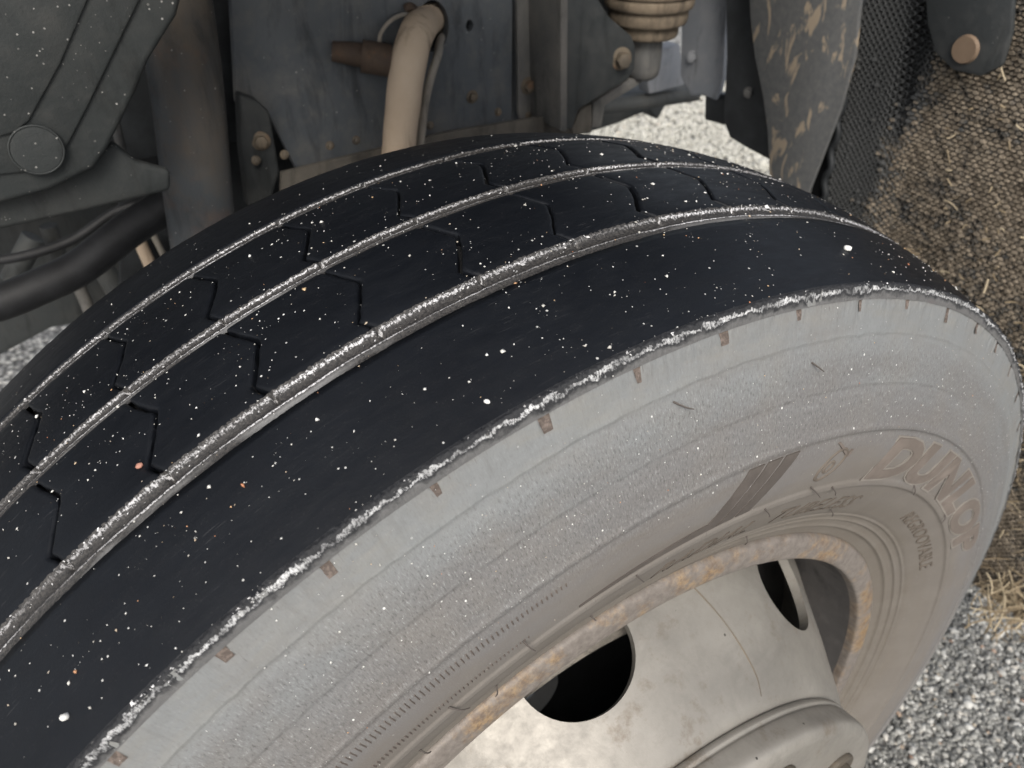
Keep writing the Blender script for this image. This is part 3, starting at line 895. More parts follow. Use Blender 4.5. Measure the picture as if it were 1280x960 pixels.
# thin moulding whiskers
def whiskers():
    for th, r, L, tilt in ((84.0, 0.362, 0.010, 0.5), (104.5, 0.366, 0.010, 0.9), (108.2, 0.362, 0.009, 0.8), (98.5, 0.3615, 0.009, 0.7), (102.5, 0.318, 0.007, 0.2), (115.0, 0.332, 0.010, 0.9),
                           (80.5, 0.330, 0.008, 0.4), (73.5, 0.372, 0.009, 0.3), (70.0, 0.333, 0.010, -0.4), (66.5, 0.366, 0.011, 0.7), (62.0, 0.340, 0.009, 0.2), (88.0, 0.452, 0.009, 1.1), (100.0, 0.447, 0.007, 1.0),
                           (126, 0.364, 0.008, 0.6), (141, 0.364, 0.008, 0.4)):
        p = Vector(pt(R(th), sy(r), r))
        q = Vector(pt(R(th) + math.sin(tilt) * L / r, sy(r - math.cos(tilt) * L) + 0.004, r - math.cos(tilt) * L))
        me = tube('rubber_whisker', [p, (p + q) / 2 + Vector((0, 0.0015, 0)), q], [0.0006, 0.0004, 0.0003], 5, 3)
        me['local'] = 1
        link('rubber_whisker', me, SMOOTHRUB, tyre)
whiskers()

# rim
rp = [(0.1240, 0.2940), (0.1270, 0.2985), (0.1320, 0.2992), (0.1352, 0.2978), (0.1366, 0.2945), (0.1372, 0.2890), (0.1370, 0.2830), (0.1362, 0.2797), (0.1340, 0.2784),
      (0.1280, 0.2778), (0.1180, 0.2772), (0.1000, 0.2755), (0.0800, 0.2735), (0.0600, 0.2700), (0.0450, 0.2550), (0.0350, 0.2450), (-0.0300, 0.2440), (-0.0500, 0.2550), (-0.0700, 0.2720),
      (-0.1150, 0.2780), (-0.1280, 0.2800), (-0.1340, 0.2860), (-0.1340, 0.2960), (-0.1280, 0.2990), (-0.1240, 0.2940)]
def smooth_prof(p, n=4):
    c = catmull([(a, b, 0) for a, b in p], n)
    return [(v.x, v.y) for v in c]
rim = link('rim', revolve('rim', smooth_prof(rp[:10]), 480), RIM, wheel)
link('rim_well', revolve('rim_well', smooth_prof(rp[9:]), 360), INNERRIM, rim)

# wheel disc: closed dome section with hand holes
do = [(0.0660, 0.2705), (0.0760, 0.2690), (0.0860, 0.2640), (0.0960, 0.2578), (0.1100, 0.2495), (0.1250, 0.2408), (0.1400, 0.2322), (0.1560, 0.2222), (0.1700, 0.2135), (0.1800, 0.2070), (0.1865, 0.2015), (0.1895, 0.1955), (0.1905, 0.1850), (0.1905, 0.1400)]
di = [(0.1820, 0.1400), (0.1820, 0.1850), (0.1800, 0.1925), (0.1740, 0.1995), (0.1610, 0.2095), (0.1420, 0.2222), (0.1220, 0.2340), (0.1020, 0.2455), (0.0870, 0.2550), (0.0760, 0.2610), (0.0660, 0.2630)]
dp = smooth_prof(do, 3) + smooth_prof(di, 3)
dp.append(dp[0])
dme = revolve('wheel_disc', dp, 240)
bm = bmesh.new(); bm.from_mesh(dme)
bmesh.ops.remove_doubles(bm, verts=bm.verts, dist=1e-5)
bmesh.ops.recalc_face_normals(bm, faces=bm.faces)
bm.to_mesh(dme); bm.free()
disc = link('wheel_disc', dme, DISC, wheel)
bpy.context.view_layer.update()
cuts = []
cn = Vector((0.05, 0.0857, 0)).normalized()       # outward normal of the cone in (radius, y)
for k in range(7):
    th = R(81.0 + k * 360 / 7)
    c = Vector(pt(th, 0.117, 0.2445)) + Vector((0, 0, CZ))
    nrm = Vector((math.cos(th) * 0.864, 0.504, math.sin(th) * 0.864))
    bm = bmesh.new()
    bmesh.ops.create_cone(bm, cap_ends=True, segments=48, radius1=0.0375, radius2=0.0375, depth=0.09)
    tang = Vector((-math.sin(th), 0, math.cos(th)))
    zz = nrm.normalized(); xx = tang; yy = zz.cross(xx)
    mt = Matrix((xx * 1.08, yy, zz)).transposed().to_4x4()
    bmesh.ops.transform(bm, matrix=Matrix.Translation(c) @ mt, verts=bm.verts)
    me = bpy.data.meshes.new('cutter'); bm.to_mesh(me); bm.free()
    o = bpy.data.objects.new('cutter', me); col.objects.link(o); cuts.append(o)
bpy.context.view_layer.update()
boolean_cut(disc, cuts)
smooth_by_angle(disc.data, 38)
bpy.context.view_layer.update()
sm = [Vector(pt(R(t), y - 0.0002, float(np.interp(y, [p[0] for p in do[:12]], [p[1] for p in do[:12]])))) for t, y in [(104.5, 0.112), (107.0, 0.130), (108.8, 0.1456), (110.0, 0.1595), (110.5, 0.172), (109.8, 0.182)]]
me = tube('weld_seam', sm, 0.0006, 8, 6); me['local'] = 1
link('weld_seam', me, BOLTM, disc)
# hub cover ring
hp = [(0.1880, 0.1935), (0.1895, 0.1985), (0.1915, 0.2000), (0.1940, 0.2003), (0.1950, 0.1992), (0.1962, 0.1990), (0.1980, 0.2000), (0.2050, 0.2008), (0.2105, 0.2010), (0.2140, 0.1995), (0.2165, 0.1950), (0.2172, 0.1880), (0.2172, 0.1520), (0.2140, 0.1480), (0.1910, 0.1470)]
hub = link('hub_ring', revolve('hub_ring', smooth_prof(hp, 3), 240), DISC, wheel)
cap = [(0.1890, 0.1400), (0.1990, 0.1390), (0.2150, 0.1340), (0.2350, 0.1200), (0.2450, 0.1000), (0.2480, 0.0600), (0.2480, 0.0008)]
link('hub_cap', revolve('hub_cap', smooth_prof(cap, 3), 120), INNERRIM, wheel)
nutm = None
for k in range(10):
    th = R(38 + k * 36)
    if nutm is None:
        nutm = hexbolt('wheel_nut', (0, 0, 0), (0, 1, 0), 0.0125, 0.016); nutm['local'] = 1
    o = link('wheel_nut', nutm, BOLTM, hub)
    o.location = pt(th, 0.2172, 0.162)
# brake drum behind the disc
drum = [(-0.10, 0.207), (0.086, 0.207), (0.093, 0.2055), (0.0965, 0.201), (0.0965, 0.196), (0.092, 0.193)]
dr_ = link('brake_drum', revolve('brake_drum', smooth_prof(drum, 3), 120), PIPEM, wheel)
link('drum_recess', revolve('drum_recess', [(0.092, 0.193), (0.0, 0.188), (0.0, 0.04)], 96), BLACKP, dr_)


# ------------------------------------------------------------------ grit on the tyre
def grit_mesh(name, pts, nrm, size, label, m=GRIT):
    n = len(pts)
    base = np.array([(1, 0, 0), (-1, 0, 0), (0, 1, 0), (0, -1, 0), (0, 0, 1), (0, 0, -1)], float)
    bf = np.array([(0, 2, 4), (2, 1, 4), (1, 3, 4), (3, 0, 4), (2, 0, 5), (1, 2, 5), (3, 1, 5), (0, 3, 5)])
    V = base[None] * size[:, None, None] * rng.uniform(0.35, 1.6, (n, 6, 1))
    ang = rng.uniform(0, 2 * PI, n)
    c, s = np.cos(ang), np.sin(ang)
    X = V[:, :, 0] * c[:, None] - V[:, :, 1] * s[:, None]; Y = V[:, :, 0] * s[:, None] + V[:, :, 1] * c[:, None]; Z = V[:, :, 2] * 0.55
    ref = np.array([0.13, 0.97, 0.2])
    a = ref - nrm * (nrm @ ref)[:, None]; a /= np.linalg.norm(a, axis=1)[:, None]
    b = np.cross(nrm, a)
    W = pts[:, None] + a[:, None] * X[:, :, None] + b[:, None] * Y[:, :, None] + nrm[:, None] * (Z[:, :, None] + size[:, None, None] * 0.25)
    F = (bf[None] + (np.arange(n) * 6)[:, None, None]).reshape(-1, 3)
    me = bpy.data.meshes.new(name)
    W = W.reshape(-1, 3)
    me.vertices.add(len(W)); me.vertices.foreach_set('co', W.astype(np.float32).ravel())
    me.loops.add(len(F) * 3); me.loops.foreach_set('vertex_index', F.astype(np.int32).ravel())
    me.polygons.add(len(F)); me.polygons.foreach_set('loop_start', np.arange(0, len(F) * 3, 3, dtype=np.int32))
    me.update(calc_edges=True)
    o = link(name, me, m); tag(o, label, kind='stuff')
    return o

def tread_points(n):
    th, y = [], []
    while len(th) < n:
        if rng.random() < 0.55:
            c = (rng.uniform(40, 128), rng.uniform(-0.07, 0.134)); k = int(rng.integers(2, 9)); s = rng.uniform(0.4, 2.2)
            for _ in range(k):
                th.append(c[0] + rng.normal() * s); y.append(c[1] + rng.normal() * s * 0.007)
        else:
            th.append(rng.uniform(38, 130)); y.append(rng.uniform(-0.12, 0.135))
    th = np.radians(np.array(th[:n])); y = np.clip(np.array(y[:n]), -0.13, 0.1335)
    r = tr(y)
    P = np.stack([r * np.cos(th), y, CZ + r * np.sin(th)], 1)
    N = np.stack([np.cos(th), 2.36 * y, np.sin(th)], 1); N /= np.linalg.norm(N, axis=1)[:, None]
    return P, N
P_, N_ = tread_points(2300)
sz = np.clip(0.00023 * rng.lognormal(0, 0.72, len(P_)), 0.00010, 0.0012)
grit_mesh('tread_grit', P_, N_, sz, 'pale sandy grit specks scattered over the black tread')
n_ = 750
th_ = np.radians(rng.uniform(45, 150, n_)); r_ = np.clip(rng.normal(0.432, 0.022, n_), 0.37, 0.478)
y_ = np.array([sy(r) for r in r_])
P_ = np.stack([r_ * np.cos(th_), y_, CZ + r_ * np.sin(th_)], 1)
N_ = np.stack([0.3 * np.cos(th_), np.full(n_, 0.95), 0.3 * np.sin(th_)], 1)
grit_mesh('sidewall_grit', P_, N_, np.clip(0.00024 * rng.lognormal(0, 0.4, n_), 0.0001, 0.0007), 'tiny glinting grit flakes stuck to the grey sidewall')

def pebble(th, y, r, label, c=(0.72, 0.72, 0.70)):
    bm = bmesh.new(); bmesh.ops.create_icosphere(bm, subdivisions=2, radius=1)
    for v in bm.verts:
        v.co *= 1 + 0.25 * mnoise.noise(v.co * 1.7 + Vector((th, y, r)) * 10)
        v.co = Vector((v.co.x * r * 1.2, v.co.y * r * 0.9, v.co.z * r * 0.7))
    me = bpy.data.meshes.new('pebble'); bm.to_mesh(me); bm.free()
    me.polygons.foreach_set('use_smooth', [True] * len(me.polygons))
    o = link('pebble', me, simple('pebble_stone', c, 0.7, 0.4, 900, 0.1, 0.3, 0.0003))
    t = R(th); rr = tr(y) + r * 0.45
    o.location = (rr * math.cos(t), y, CZ + rr * math.sin(t))
    o.rotation_euler = (0, PI / 2 - t, th)
    return tag(o, label, 'pebble', 'pebbles lying on the tread')
pebble(54.2, 0.1194, 0.0019, 'largest white pebble, lying on the outer shoulder rib at lower left')
pebble(107.0, 0.1074, 0.0025, 'white stone chip on the shoulder rib near the top right of the tread')
pebble(62.5, 0.0518, 0.0016, 'small reddish pebble beside a sipe on the middle rib', (0.40, 0.20, 0.15))
pebble(77.8, 0.1259, 0.0012, 'tiny white pebble alone in the middle of the shoulder rib')

# ------------------------------------------------------------------ truck frame behind the wheel
frame = tag(empty('chassis', (-0.15, -0.50, 0.9)), 'dusty black steel truck frame plate with bolts behind the tyre', 'truck frame')
YF = -0.50
sp_ = link('side_plate', prism('side_plate', [(0.0057, -0.5000, 1.0749), (0.0288, -0.5000, 0.9189), (-0.0030, -0.5000, 0.9003), (-0.0223, -0.5000, 0.8367), (-0.3035, -0.5000, 0.8361), (-0.3055, -0.5000, 1.0550)], (0, -0.012, 0), 0.002), FRAME, frame)
cut = []
for (cx, cz), r in (((-0.1997, 0.9662), 0.0235), ((-0.2465, 0.9615), 0.0055)):
    bm = bmesh.new(); bmesh.ops.create_cone(bm, cap_ends=True, segments=32, radius1=r, radius2=r, depth=0.08)
    bmesh.ops.transform(bm, matrix=Matrix.Translation((cx, YF, cz)) @ Matrix.Rotation(PI / 2, 4, 'X') @ Matrix.Diagonal((0.85, 1.15, 1, 1)), verts=bm.verts)
    me = bpy.data.meshes.new('cutter'); bm.to_mesh(me); bm.free()
    o = bpy.data.objects.new('cutter', me); col.objects.link(o); cut.append(o)
bpy.context.view_layer.update()
boolean_cut(sp_, cut)
smooth_by_angle(sp_.data, 40)
link('side_plate', prism('side_plate', [(-0.3118, -0.5050, 1.0540), (-0.3102, -0.5050, 0.8345), (-0.3964, -0.5050, 0.8296), (-0.3849, -0.5050, 1.0494)], (0, -0.012, 0), 0.002), FRAME, frame)
link('mounting_strip', prism('mounting_strip', [(-0.3033, -0.4900, 1.0561), (-0.3065, -0.4900, 0.8563), (-0.3114, -0.4900, 0.8405), (-0.3295, -0.4900, 0.8373), (-0.3352, -0.4900, 0.8514), (-0.3327, -0.4900, 1.0542)], (0, -0.006, 0), 0.0015), STRIPM, frame)
link('flange_lip', prism('flange_lip', [(0.0063, -0.4620, 0.8537), (-0.0113, -0.4620, 0.8544), (-0.1925, -0.4620, 0.8604), (-0.3768, -0.4620, 0.8529), (-0.3807, -0.4620, 0.7890), (0.0194, -0.4620, 0.7893)], (0, -0.006, 0), 0.001), DUSTLEDGE, frame)
link('gap_shade_sheet', prism('gap_shade_sheet', [(0.1168, -0.6200, 0.9273), (-0.1241, -0.6200, 0.8912), (-0.0953, -0.6200, 0.6834), (0.1814, -0.6200, 0.6925)], (0, -0.01, 0), 0.002), BLACKP, frame)  # dark sheet added behind the gap to stand for its shade
tab = link('frame_tab', prism('frame_tab', [(0.0311, -0.4700, 0.9365), (0.0152, -0.4700, 0.9277), (0.0045, -0.4700, 0.9147), (0.0056, -0.4700, 0.8518), (0.0248, -0.4700, 0.8137), (0.0448, -0.4700, 0.8185), (0.0400, -0.4700, 0.8803)], (0, -0.022, 0), 0.004, 3), FRAME2, frame)
link('bolt', hexbolt('bolt', (0.0195, -0.4700, 0.8879), (0.2, 1, 0.1), 0.0068, 0.007), BOLTM, tab)
for c, r in (((-0.2469, -0.5000, 0.8818), 0.0055), ((-0.3203, -0.4900, 0.8861), 0.0075), ((-0.3208, -0.4900, 0.8499), 0.0032)):
    link('bolt', hexbolt('bolt', c, (0, 1, 0), r, r * 0.9), BOLTM, frame)
# suspension bracket at the right end of the plate
br = link('suspension_bracket', prism('suspension_bracket', [(-0.3318, -0.4400, 1.0594), (-0.3422, -0.4400, 0.8423), (-0.3543, -0.4400, 0.8401), (-0.3627, -0.4400, 0.8632), (-0.4372, -0.4400, 0.8881), (-0.4461, -0.4400, 0.8993), (-0.4442, -0.4400, 0.9259), (-0.4365, -0.4400, 0.9388), (-0.4015, -0.4400, 0.9633), (-0.3834, -0.4400, 0.9840), (-0.3656, -0.4400, 1.0572)], (0, -0.014, 0), 0.003, 3), FRAME2, frame)
link('bolt', hexbolt('bolt', (-0.4218, -0.4400, 0.9149), (0.25, 1, 0), 0.0095, 0.011), BOLTM, br)
link('bracket_edge', prism('bracket_edge', [(-0.3160, -0.4250, 1.0619), (-0.3255, -0.4250, 0.8478), (-0.3349, -0.4250, 0.8460), (-0.3262, -0.4250, 1.0613)], (0, -0.075, 0), 0.0015), STRIPM, br)
link('bracket_rib', prism('bracket_rib', [(-0.4627, -0.4700, 0.8762), (-0.4076, -0.4700, 0.8567), (-0.4074, -0.4700, 0.8239), (-0.4233, -0.4700, 0.8210), (-0.4274, -0.4700, 0.8494), (-0.4695, -0.4700, 0.8630), (-0.5027, -0.4700, 0.8773)], (0, -0.012, 0), 0.002), STRIPM, br)
link('bracket_foot', prism('bracket_foot', [(-0.3654, -0.4550, 0.8358), (-0.3753, -0.4550, 0.8561), (-0.3935, -0.4550, 0.8609), (-0.3962, -0.4550, 0.8240), (-0.3659, -0.4550, 0.8255)], (0, -0.02, 0), 0.002), DUSTLEDGE, br)
# things deeper inside, still fixed to the frame
link('cross_tube', tube('cross_tube', [(-0.5997, -0.7200, 0.7507), (-0.7034, -0.7200, 0.7442), (-0.8341, -0.7200, 0.7371)], 0.013, 16, 4), UNDER, frame)
link('cross_member', prism('cross_member', [(-0.6871, -0.7000, 0.8260), (-0.7620, -0.7000, 0.8351), (-0.7846, -0.7000, 0.7650), (-0.7059, -0.7000, 0.7611)], (0, -0.03, 0), 0.003), BLUEGREY, frame)
link('cross_member', prism('cross_member', [(-0.5746, -0.8000, 0.7266), (-0.7243, -0.8000, 0.7301), (-0.9064, -0.8000, 0.7221), (-0.9109, -0.8000, 0.6971), (-0.8434, -0.8000, 0.6990), (-0.8218, -0.8000, 0.6693), (-0.7991, -0.8000, 0.6914), (-0.7164, -0.8000, 0.6789), (-0.5766, -0.8000, 0.6695)], (0, -0.05, 0), 0.003), UNDER, frame)
link('frame_rail', box('frame_rail', (-0.55, -0.60, 0.86), (0.9, -0.56, 1.14), 0.004), BLACKP, frame)
link('shade_slab', box('shade_slab', (-0.62, -1.9, 1.30), (0.85, -0.25, 1.36), 0.01), BLACKP, frame)  # unseen slab added overhead to keep the underbody dark
link('engine_block', prism('engine_block', [(0.3638, -0.8000, 0.7918), (0.0484, -0.8000, 0.7670), (-0.0223, -0.8000, 0.7044), (-0.0011, -0.8000, 0.6590), (0.1956, -0.8000, 0.5568), (0.2716, -0.8000, 0.5662), (0.3670, -0.8000, 0.5386), (0.4677, -0.8000, 0.5215)], (0, -0.30, 0), 0.01), UNDER, frame)
for a, b, r in (((0.2495, -0.6600, 0.7615), (0.2878, -0.6600, 0.7162), 0.013), ((0.2312, -0.7000, 0.7549), (0.2316, -0.7000, 0.7077), 0.010), ((0.2227, -0.7000, 0.6757), (0.2202, -0.7000, 0.6324), 0.008), ((0.1885, -0.7000, 0.6888), (0.1809, -0.7000, 0.6393), 0.014), ((0.1509, -0.4500, 0.9379), (0.1536, -0.4500, 0.8796), 0.0045)):
    a, b = Vector(a), Vector(b)
    link('rod', tube('rod', [a, (a + b) / 2, b], r, 12, 3), STRIPM if r < 0.009 else UNDER, frame)
for a in (0.03, 0.0, -0.05, -0.08, -0.17, -0.26):
    rv = hexbolt('rivet', (a, -0.462, 0.872), (0, 1, 0.2), 0.0034, 0.003)
    link('rivet', rv, BOLTM, frame)
link('cable', tube('cable', [(0.0259, -0.5300, 1.0532), (0.0372, -0.5300, 0.9681), (0.0442, -0.5400, 0.8941), (0.0469, -0.5500, 0.8195)], 0.0042, 8, 6), BLACKRUB, frame)
link('cable', tube('cable', [(0.3317, -0.6200, 0.7675), (0.2723, -0.6100, 0.7631), (0.2136, -0.6100, 0.7689), (0.1560, -0.6100, 0.7918), (0.1000, -0.6000, 0.7942)], 0.0055, 8, 6), BLACKRUB, frame)
link('brass_fitting', tube('brass_fitting', [(0.1473, -0.6000, 0.7597), (0.1452, -0.6000, 0.7406), (0.1430, -0.6000, 0.7210)], 0.0075, 12, 3), TANDUST, frame)
link('brass_fitting', tube('brass_fitting', [(0.1308, -0.6000, 0.7616), (0.1279, -0.6000, 0.7443), (0.1253, -0.6000, 0.7289)], 0.004, 12, 3), PIPEM, frame)

# ------------------------------------------------------------------ hose, pipe, nozzle
hose = link('hose', tube('hose', [(-0.2216, -0.5400, 0.9656), (-0.1957, -0.5050, 0.9715), (-0.1671, -0.4700, 0.9717), (-0.1487, -0.4550, 0.9530), (-0.1370, -0.4500, 0.9215), (-0.1302, -0.4500, 0.8886), (-0.1232, -0.4500, 0.8543), (-0.1102, -0.4500, 0.8007)], [0.0155, 0.0165, 0.0185, 0.0190, 0.0190, 0.0188, 0.0186, 0.0186], 20, 8, 0.04), TANDUST)
tag(hose, 'thick tan dust-covered hose bending out of the frame plate hole', 'hose')
pipe = link('pipe', tube('pipe', [(-0.2289, -0.5300, 0.9493), (-0.2051, -0.4950, 0.9506), (-0.1883, -0.4700, 0.9428), (-0.1740, -0.4620, 0.9231), (-0.1642, -0.4600, 0.8975), (-0.1580, -0.4600, 0.8674), (-0.1495, -0.4600, 0.8223)], 0.0048, 10, 8), PIPEM)
tag(pipe, 'thin grey pipe running down beside the tan hose', 'pipe')
noz = tag(empty('air_nozzle', (-0.1131, -0.4850, 0.9481)), 'rusty brown pipe stub sticking out left of the tan hose', 'pipe stub')
link('stub', tube('stub', [(-0.0778, -0.4950, 0.9572), (-0.1000, -0.4850, 0.9531), (-0.1283, -0.4700, 0.9469)], [0.010, 0.012, 0.0135], 16, 4), RUSTY, noz)
link('collar', tube('collar', [(-0.1049, -0.4820, 0.9515), (-0.1183, -0.4760, 0.9486), (-0.1319, -0.4700, 0.9456)], 0.0165, 16, 3), RUSTY, noz)
wire = link('wire', tube('wire', [(-0.1271, -0.4850, 0.9576), (-0.1298, -0.4840, 0.9703), (-0.1412, -0.4820, 0.9819), (-0.1564, -0.4800, 0.9868), (-0.1750, -0.4900, 0.9798)], 0.0022, 6, 6), PIPEM)
tag(wire, 'thin grey wire looping from the pipe stub to the hose top', 'wire')
clip = link('hose_clip', tube('hose_clip', [(-0.1643, -0.4920, 0.9886), (-0.1683, -0.4900, 0.9909), (-0.1747, -0.4920, 0.9875)], 0.005, 8, 4), RUSTY)
tag(clip, 'small brown clip above the bend of the tan hose', 'clip')

# ------------------------------------------------------------------ air bellows
bc = (-0.4891, -0.4750, 0.9109)
bel = tag(empty('air_bellows', (bc[0], bc[1], 0.8726)), 'dusty brown ribbed rubber bellows hanging beside the dark bracket', 'bellows')
zb = [q for q in (0.8726, 0.8871, 0.9033, 0.9242)]
link('lower_cup', lathe_z('lower_cup', bc[0], bc[1], [(0.008, zb[0]), (0.016, zb[0] + 0.0015), (0.0205, zb[0] + 0.006), (0.0222, zb[1]), (0.0225, zb[2]), (0.0215, zb[3]), (0.02, zb[3] + 0.004)]), STRIPM, bel)
prof = [(0.020, zb[3])]
z = zb[3]
rb = [0.040, 0.050, 0.056, 0.059, 0.060, 0.060, 0.060]
for i, r in enumerate(rb):
    h = 0.0165 + 0.002 * math.sin(i * 2.3)
    for q in range(9):
        a = -PI / 2 + PI * q / 8
        prof.append((r - 0.0032 + 0.0032 * math.cos(a), z + 0.002 + h / 2 + h / 2 * math.sin(a)))
    z += h
link('ribbed_boot', lathe_z('ribbed_boot', bc[0], bc[1], prof, 56), BELLOWM, bel)

# ------------------------------------------------------------------ grey panel at upper left
fp = tag(empty('front_panel', (0.2258, -0.3000, 0.9341)), 'dark speckled grey panel with pressed lines and round boss at upper left', 'panel')
link('base_panel', prism('base_panel', [(0.2592, -0.3000, 1.1236), (0.0701, -0.3000, 1.1138), (0.1056, -0.3000, 1.0464), (0.1319, -0.3000, 1.0193), (0.1462, -0.3000, 0.9989), (0.1756, -0.3000, 0.9628), (0.1894, -0.3000, 0.9497), (0.2240, -0.3000, 0.9399), (0.2562, -0.3000, 0.9375), (0.3318, -0.3000, 0.9416)], (0, -0.012, 0), 0.005, 3), PANEL, fp)
link('pressed_panel', prism('pressed_panel', [(0.2590, -0.2965, 1.1239), (0.0930, -0.2965, 1.1153), (0.1286, -0.2965, 1.0599), (0.1811, -0.2965, 0.9952), (0.1989, -0.2965, 0.9743), (0.2141, -0.2965, 0.9561), (0.2491, -0.2965, 0.9593), (0.3226, -0.2965, 0.9646)], (0, -0.005, 0), 0.0022, 2), PANEL, fp)
link('pressed_panel', prism('pressed_panel', [(0.2589, -0.2935, 1.1242), (0.1265, -0.2935, 1.1173), (0.1615, -0.2935, 1.0638), (0.1896, -0.2935, 1.0266), (0.2203, -0.2935, 0.9927), (0.2312, -0.2935, 0.9869), (0.2404, -0.2935, 0.9859), (0.3127, -0.2935, 0.9895)], (0, -0.0045, 0), 0.0020, 2), PANEL, fp)
c = (0.2217, -0.2930, 0.9729)
link('round_boss', tube('round_boss', [(c[0] + 0.0170 * math.cos(q * PI / 12), c[1] - 0.0006, c[2] + 0.0170 * math.sin(q * PI / 12)) for q in range(25)], 0.0008, 8, 2), PANEL, fp)
link('boss_face', lathe_z('boss_face', 0, 0, [(0.0165, 0), (0.0160, 0.0012), (0.0120, 0.0016)], 40), PANEL, None)
bf_ = bpy.data.objects['boss_face']
bf_.data.transform(Matrix.Translation(Vector(c) + Vector((0, -0.0012, 0)) - fp.location) @ Matrix.Rotation(-PI / 2, 4, 'X')); bf_.parent = fp
link('lower_beam', prism('lower_beam', [(0.3223, -0.3180, 0.9660), (0.2146, -0.3180, 0.9624), (0.1826, -0.3180, 0.9549), (0.1694, -0.3180, 0.9610), (0.1578, -0.3180, 0.9436), (0.1342, -0.3180, 0.9308), (0.1382, -0.3180, 0.9147), (0.2075, -0.3180, 0.9127), (0.2633, -0.3180, 0.9120), (0.3439, -0.3180, 0.9117)], (0, -0.012, 0), 0.004, 3), PANEL, fp)

# ------------------------------------------------------------------ strut and stabiliser bar
st = link('shock_strut', tube('shock_strut', [(0.0785, -0.4200, 1.1043), (0.0837, -0.4200, 1.0164), (0.0900, -0.4200, 0.9500), (0.0997, -0.4200, 0.8767), (0.1092, -0.4200, 0.7945)], 0.0315, 28, 5, 0.0, 0.8), STRUTM)
tag(st, 'dark grey tubular strut with brown dirt between panel and frame plate', 'strut')
sb = link('stabiliser_bar', tube('stabiliser_bar', [(0.3473, -0.4700, 0.7811), (0.2936, -0.4700, 0.7831), (0.2568, -0.4700, 0.7894), (0.2178, -0.4700, 0.7992), (0.1658, -0.4700, 0.8254), (0.1275, -0.4700, 0.8400), (0.0718, -0.4700, 0.8573)], 0.0175, 18, 8), BLACKRUB)
tag(sb, 'curved black bar under the speckled panel at far left', 'bar')

# ------------------------------------------------------------------ mudguard
mg = tag(empty('mudguard', (-0.6000, -0.2647, 0.7662)), 'grey plastic mudguard edge with dried mud splashes beside the spray mat', 'mudguard')
XM = -0.60
link('splash_panel', prism('splash_panel', [(-0.6000, -0.4446, 1.0670), (-0.6000, -0.4095, 0.9483), (-0.6000, -0.3902, 0.9024), (-0.6000, -0.3660, 0.8604), (-0.6000, -0.3473, 0.8191), (-0.6000, -0.3318, 0.7690), (-0.6000, -0.3010, 0.6474), (-0.6000, -0.2637, 0.6642), (-0.6000, -0.2635, 0.7709), (-0.6000, -0.2472, 0.8749), (-0.6000, -0.2448, 0.9339), (-0.6000, -0.2700, 1.0814)], (-0.006, 0, 0), 0.002), SPLASH, mg)
inner = link('inner_wing', prism('inner_wing', [(-0.6250, -0.5053, 1.0607), (-0.6250, -0.4616, 0.8835), (-0.6250, -0.4497, 0.8017), (-0.6250, -0.4326, 0.7816), (-0.6250, -0.3959, 0.7767), (-0.6250, -0.3553, 0.7738), (-0.6250, -0.3339, 0.7630), (-0.6250, -0.4137, 1.0682)], (-0.010, 0, 0), 0.002), BLACKP, mg)
link('bolt', hexbolt('bolt', (-0.6250, -0.4117, 0.8490), (1, 0.3, 0), 0.0055, 0.005), STRIPM, inner)
link('blue_grey_wing', prism('blue_grey_wing', [(-0.6600, -0.6219, 1.0492), (-0.6600, -0.5953, 0.9064), (-0.6600, -0.5841, 0.8265), (-0.6600, -0.5708, 0.8131), (-0.6600, -0.5543, 0.8017), (-0.6600, -0.5295, 0.8092), (-0.6600, -0.5005, 0.8084), (-0.6600, -0.4944, 0.8408), (-0.6600, -0.5244, 1.0573)], (-0.02, -0.012, 0), 0.004, 3), BLUEGREY, mg)
link('wing_block', prism('wing_block', [(-0.6700, -0.5365, 0.8082), (-0.6700, -0.5307, 0.7712), (-0.6700, -0.4885, 0.7746), (-0.6700, -0.4872, 0.8206)], (-0.03, 0, 0), 0.003), BLACKP, mg)
link('bolt', hexbolt('bolt', (-0.6600, -0.5616, 0.8572), (1, 0.4, 0), 0.007, 0.006), BLUEGREY, mg)
# unseen arch piece over the wheel, added to shade the parts below
av, af = [], []
na = 30
for i in range(na + 1):
    t = R(82 + (114 - 82) * i / na)
    for y, r in ((-0.36, 0.655), (0.04, 0.655), (0.04, 0.661), (-0.36, 0.661)):
        av.append((r * math.cos(t), y, CZ + r * math.sin(t)))
for i in range(na):
    for q in range(4):
        af.append((i * 4 + q, i * 4 + (q + 1) % 4, (i + 1) * 4 + (q + 1) % 4, (i + 1) * 4 + q))
af += [(0, 1, 2, 3), (na * 4, na * 4 + 1, na * 4 + 2, na * 4 + 3)]
me = mesh('shade_arch', av, af); fix_normals(me)
link('shade_arch', me, BLACKP, mg)

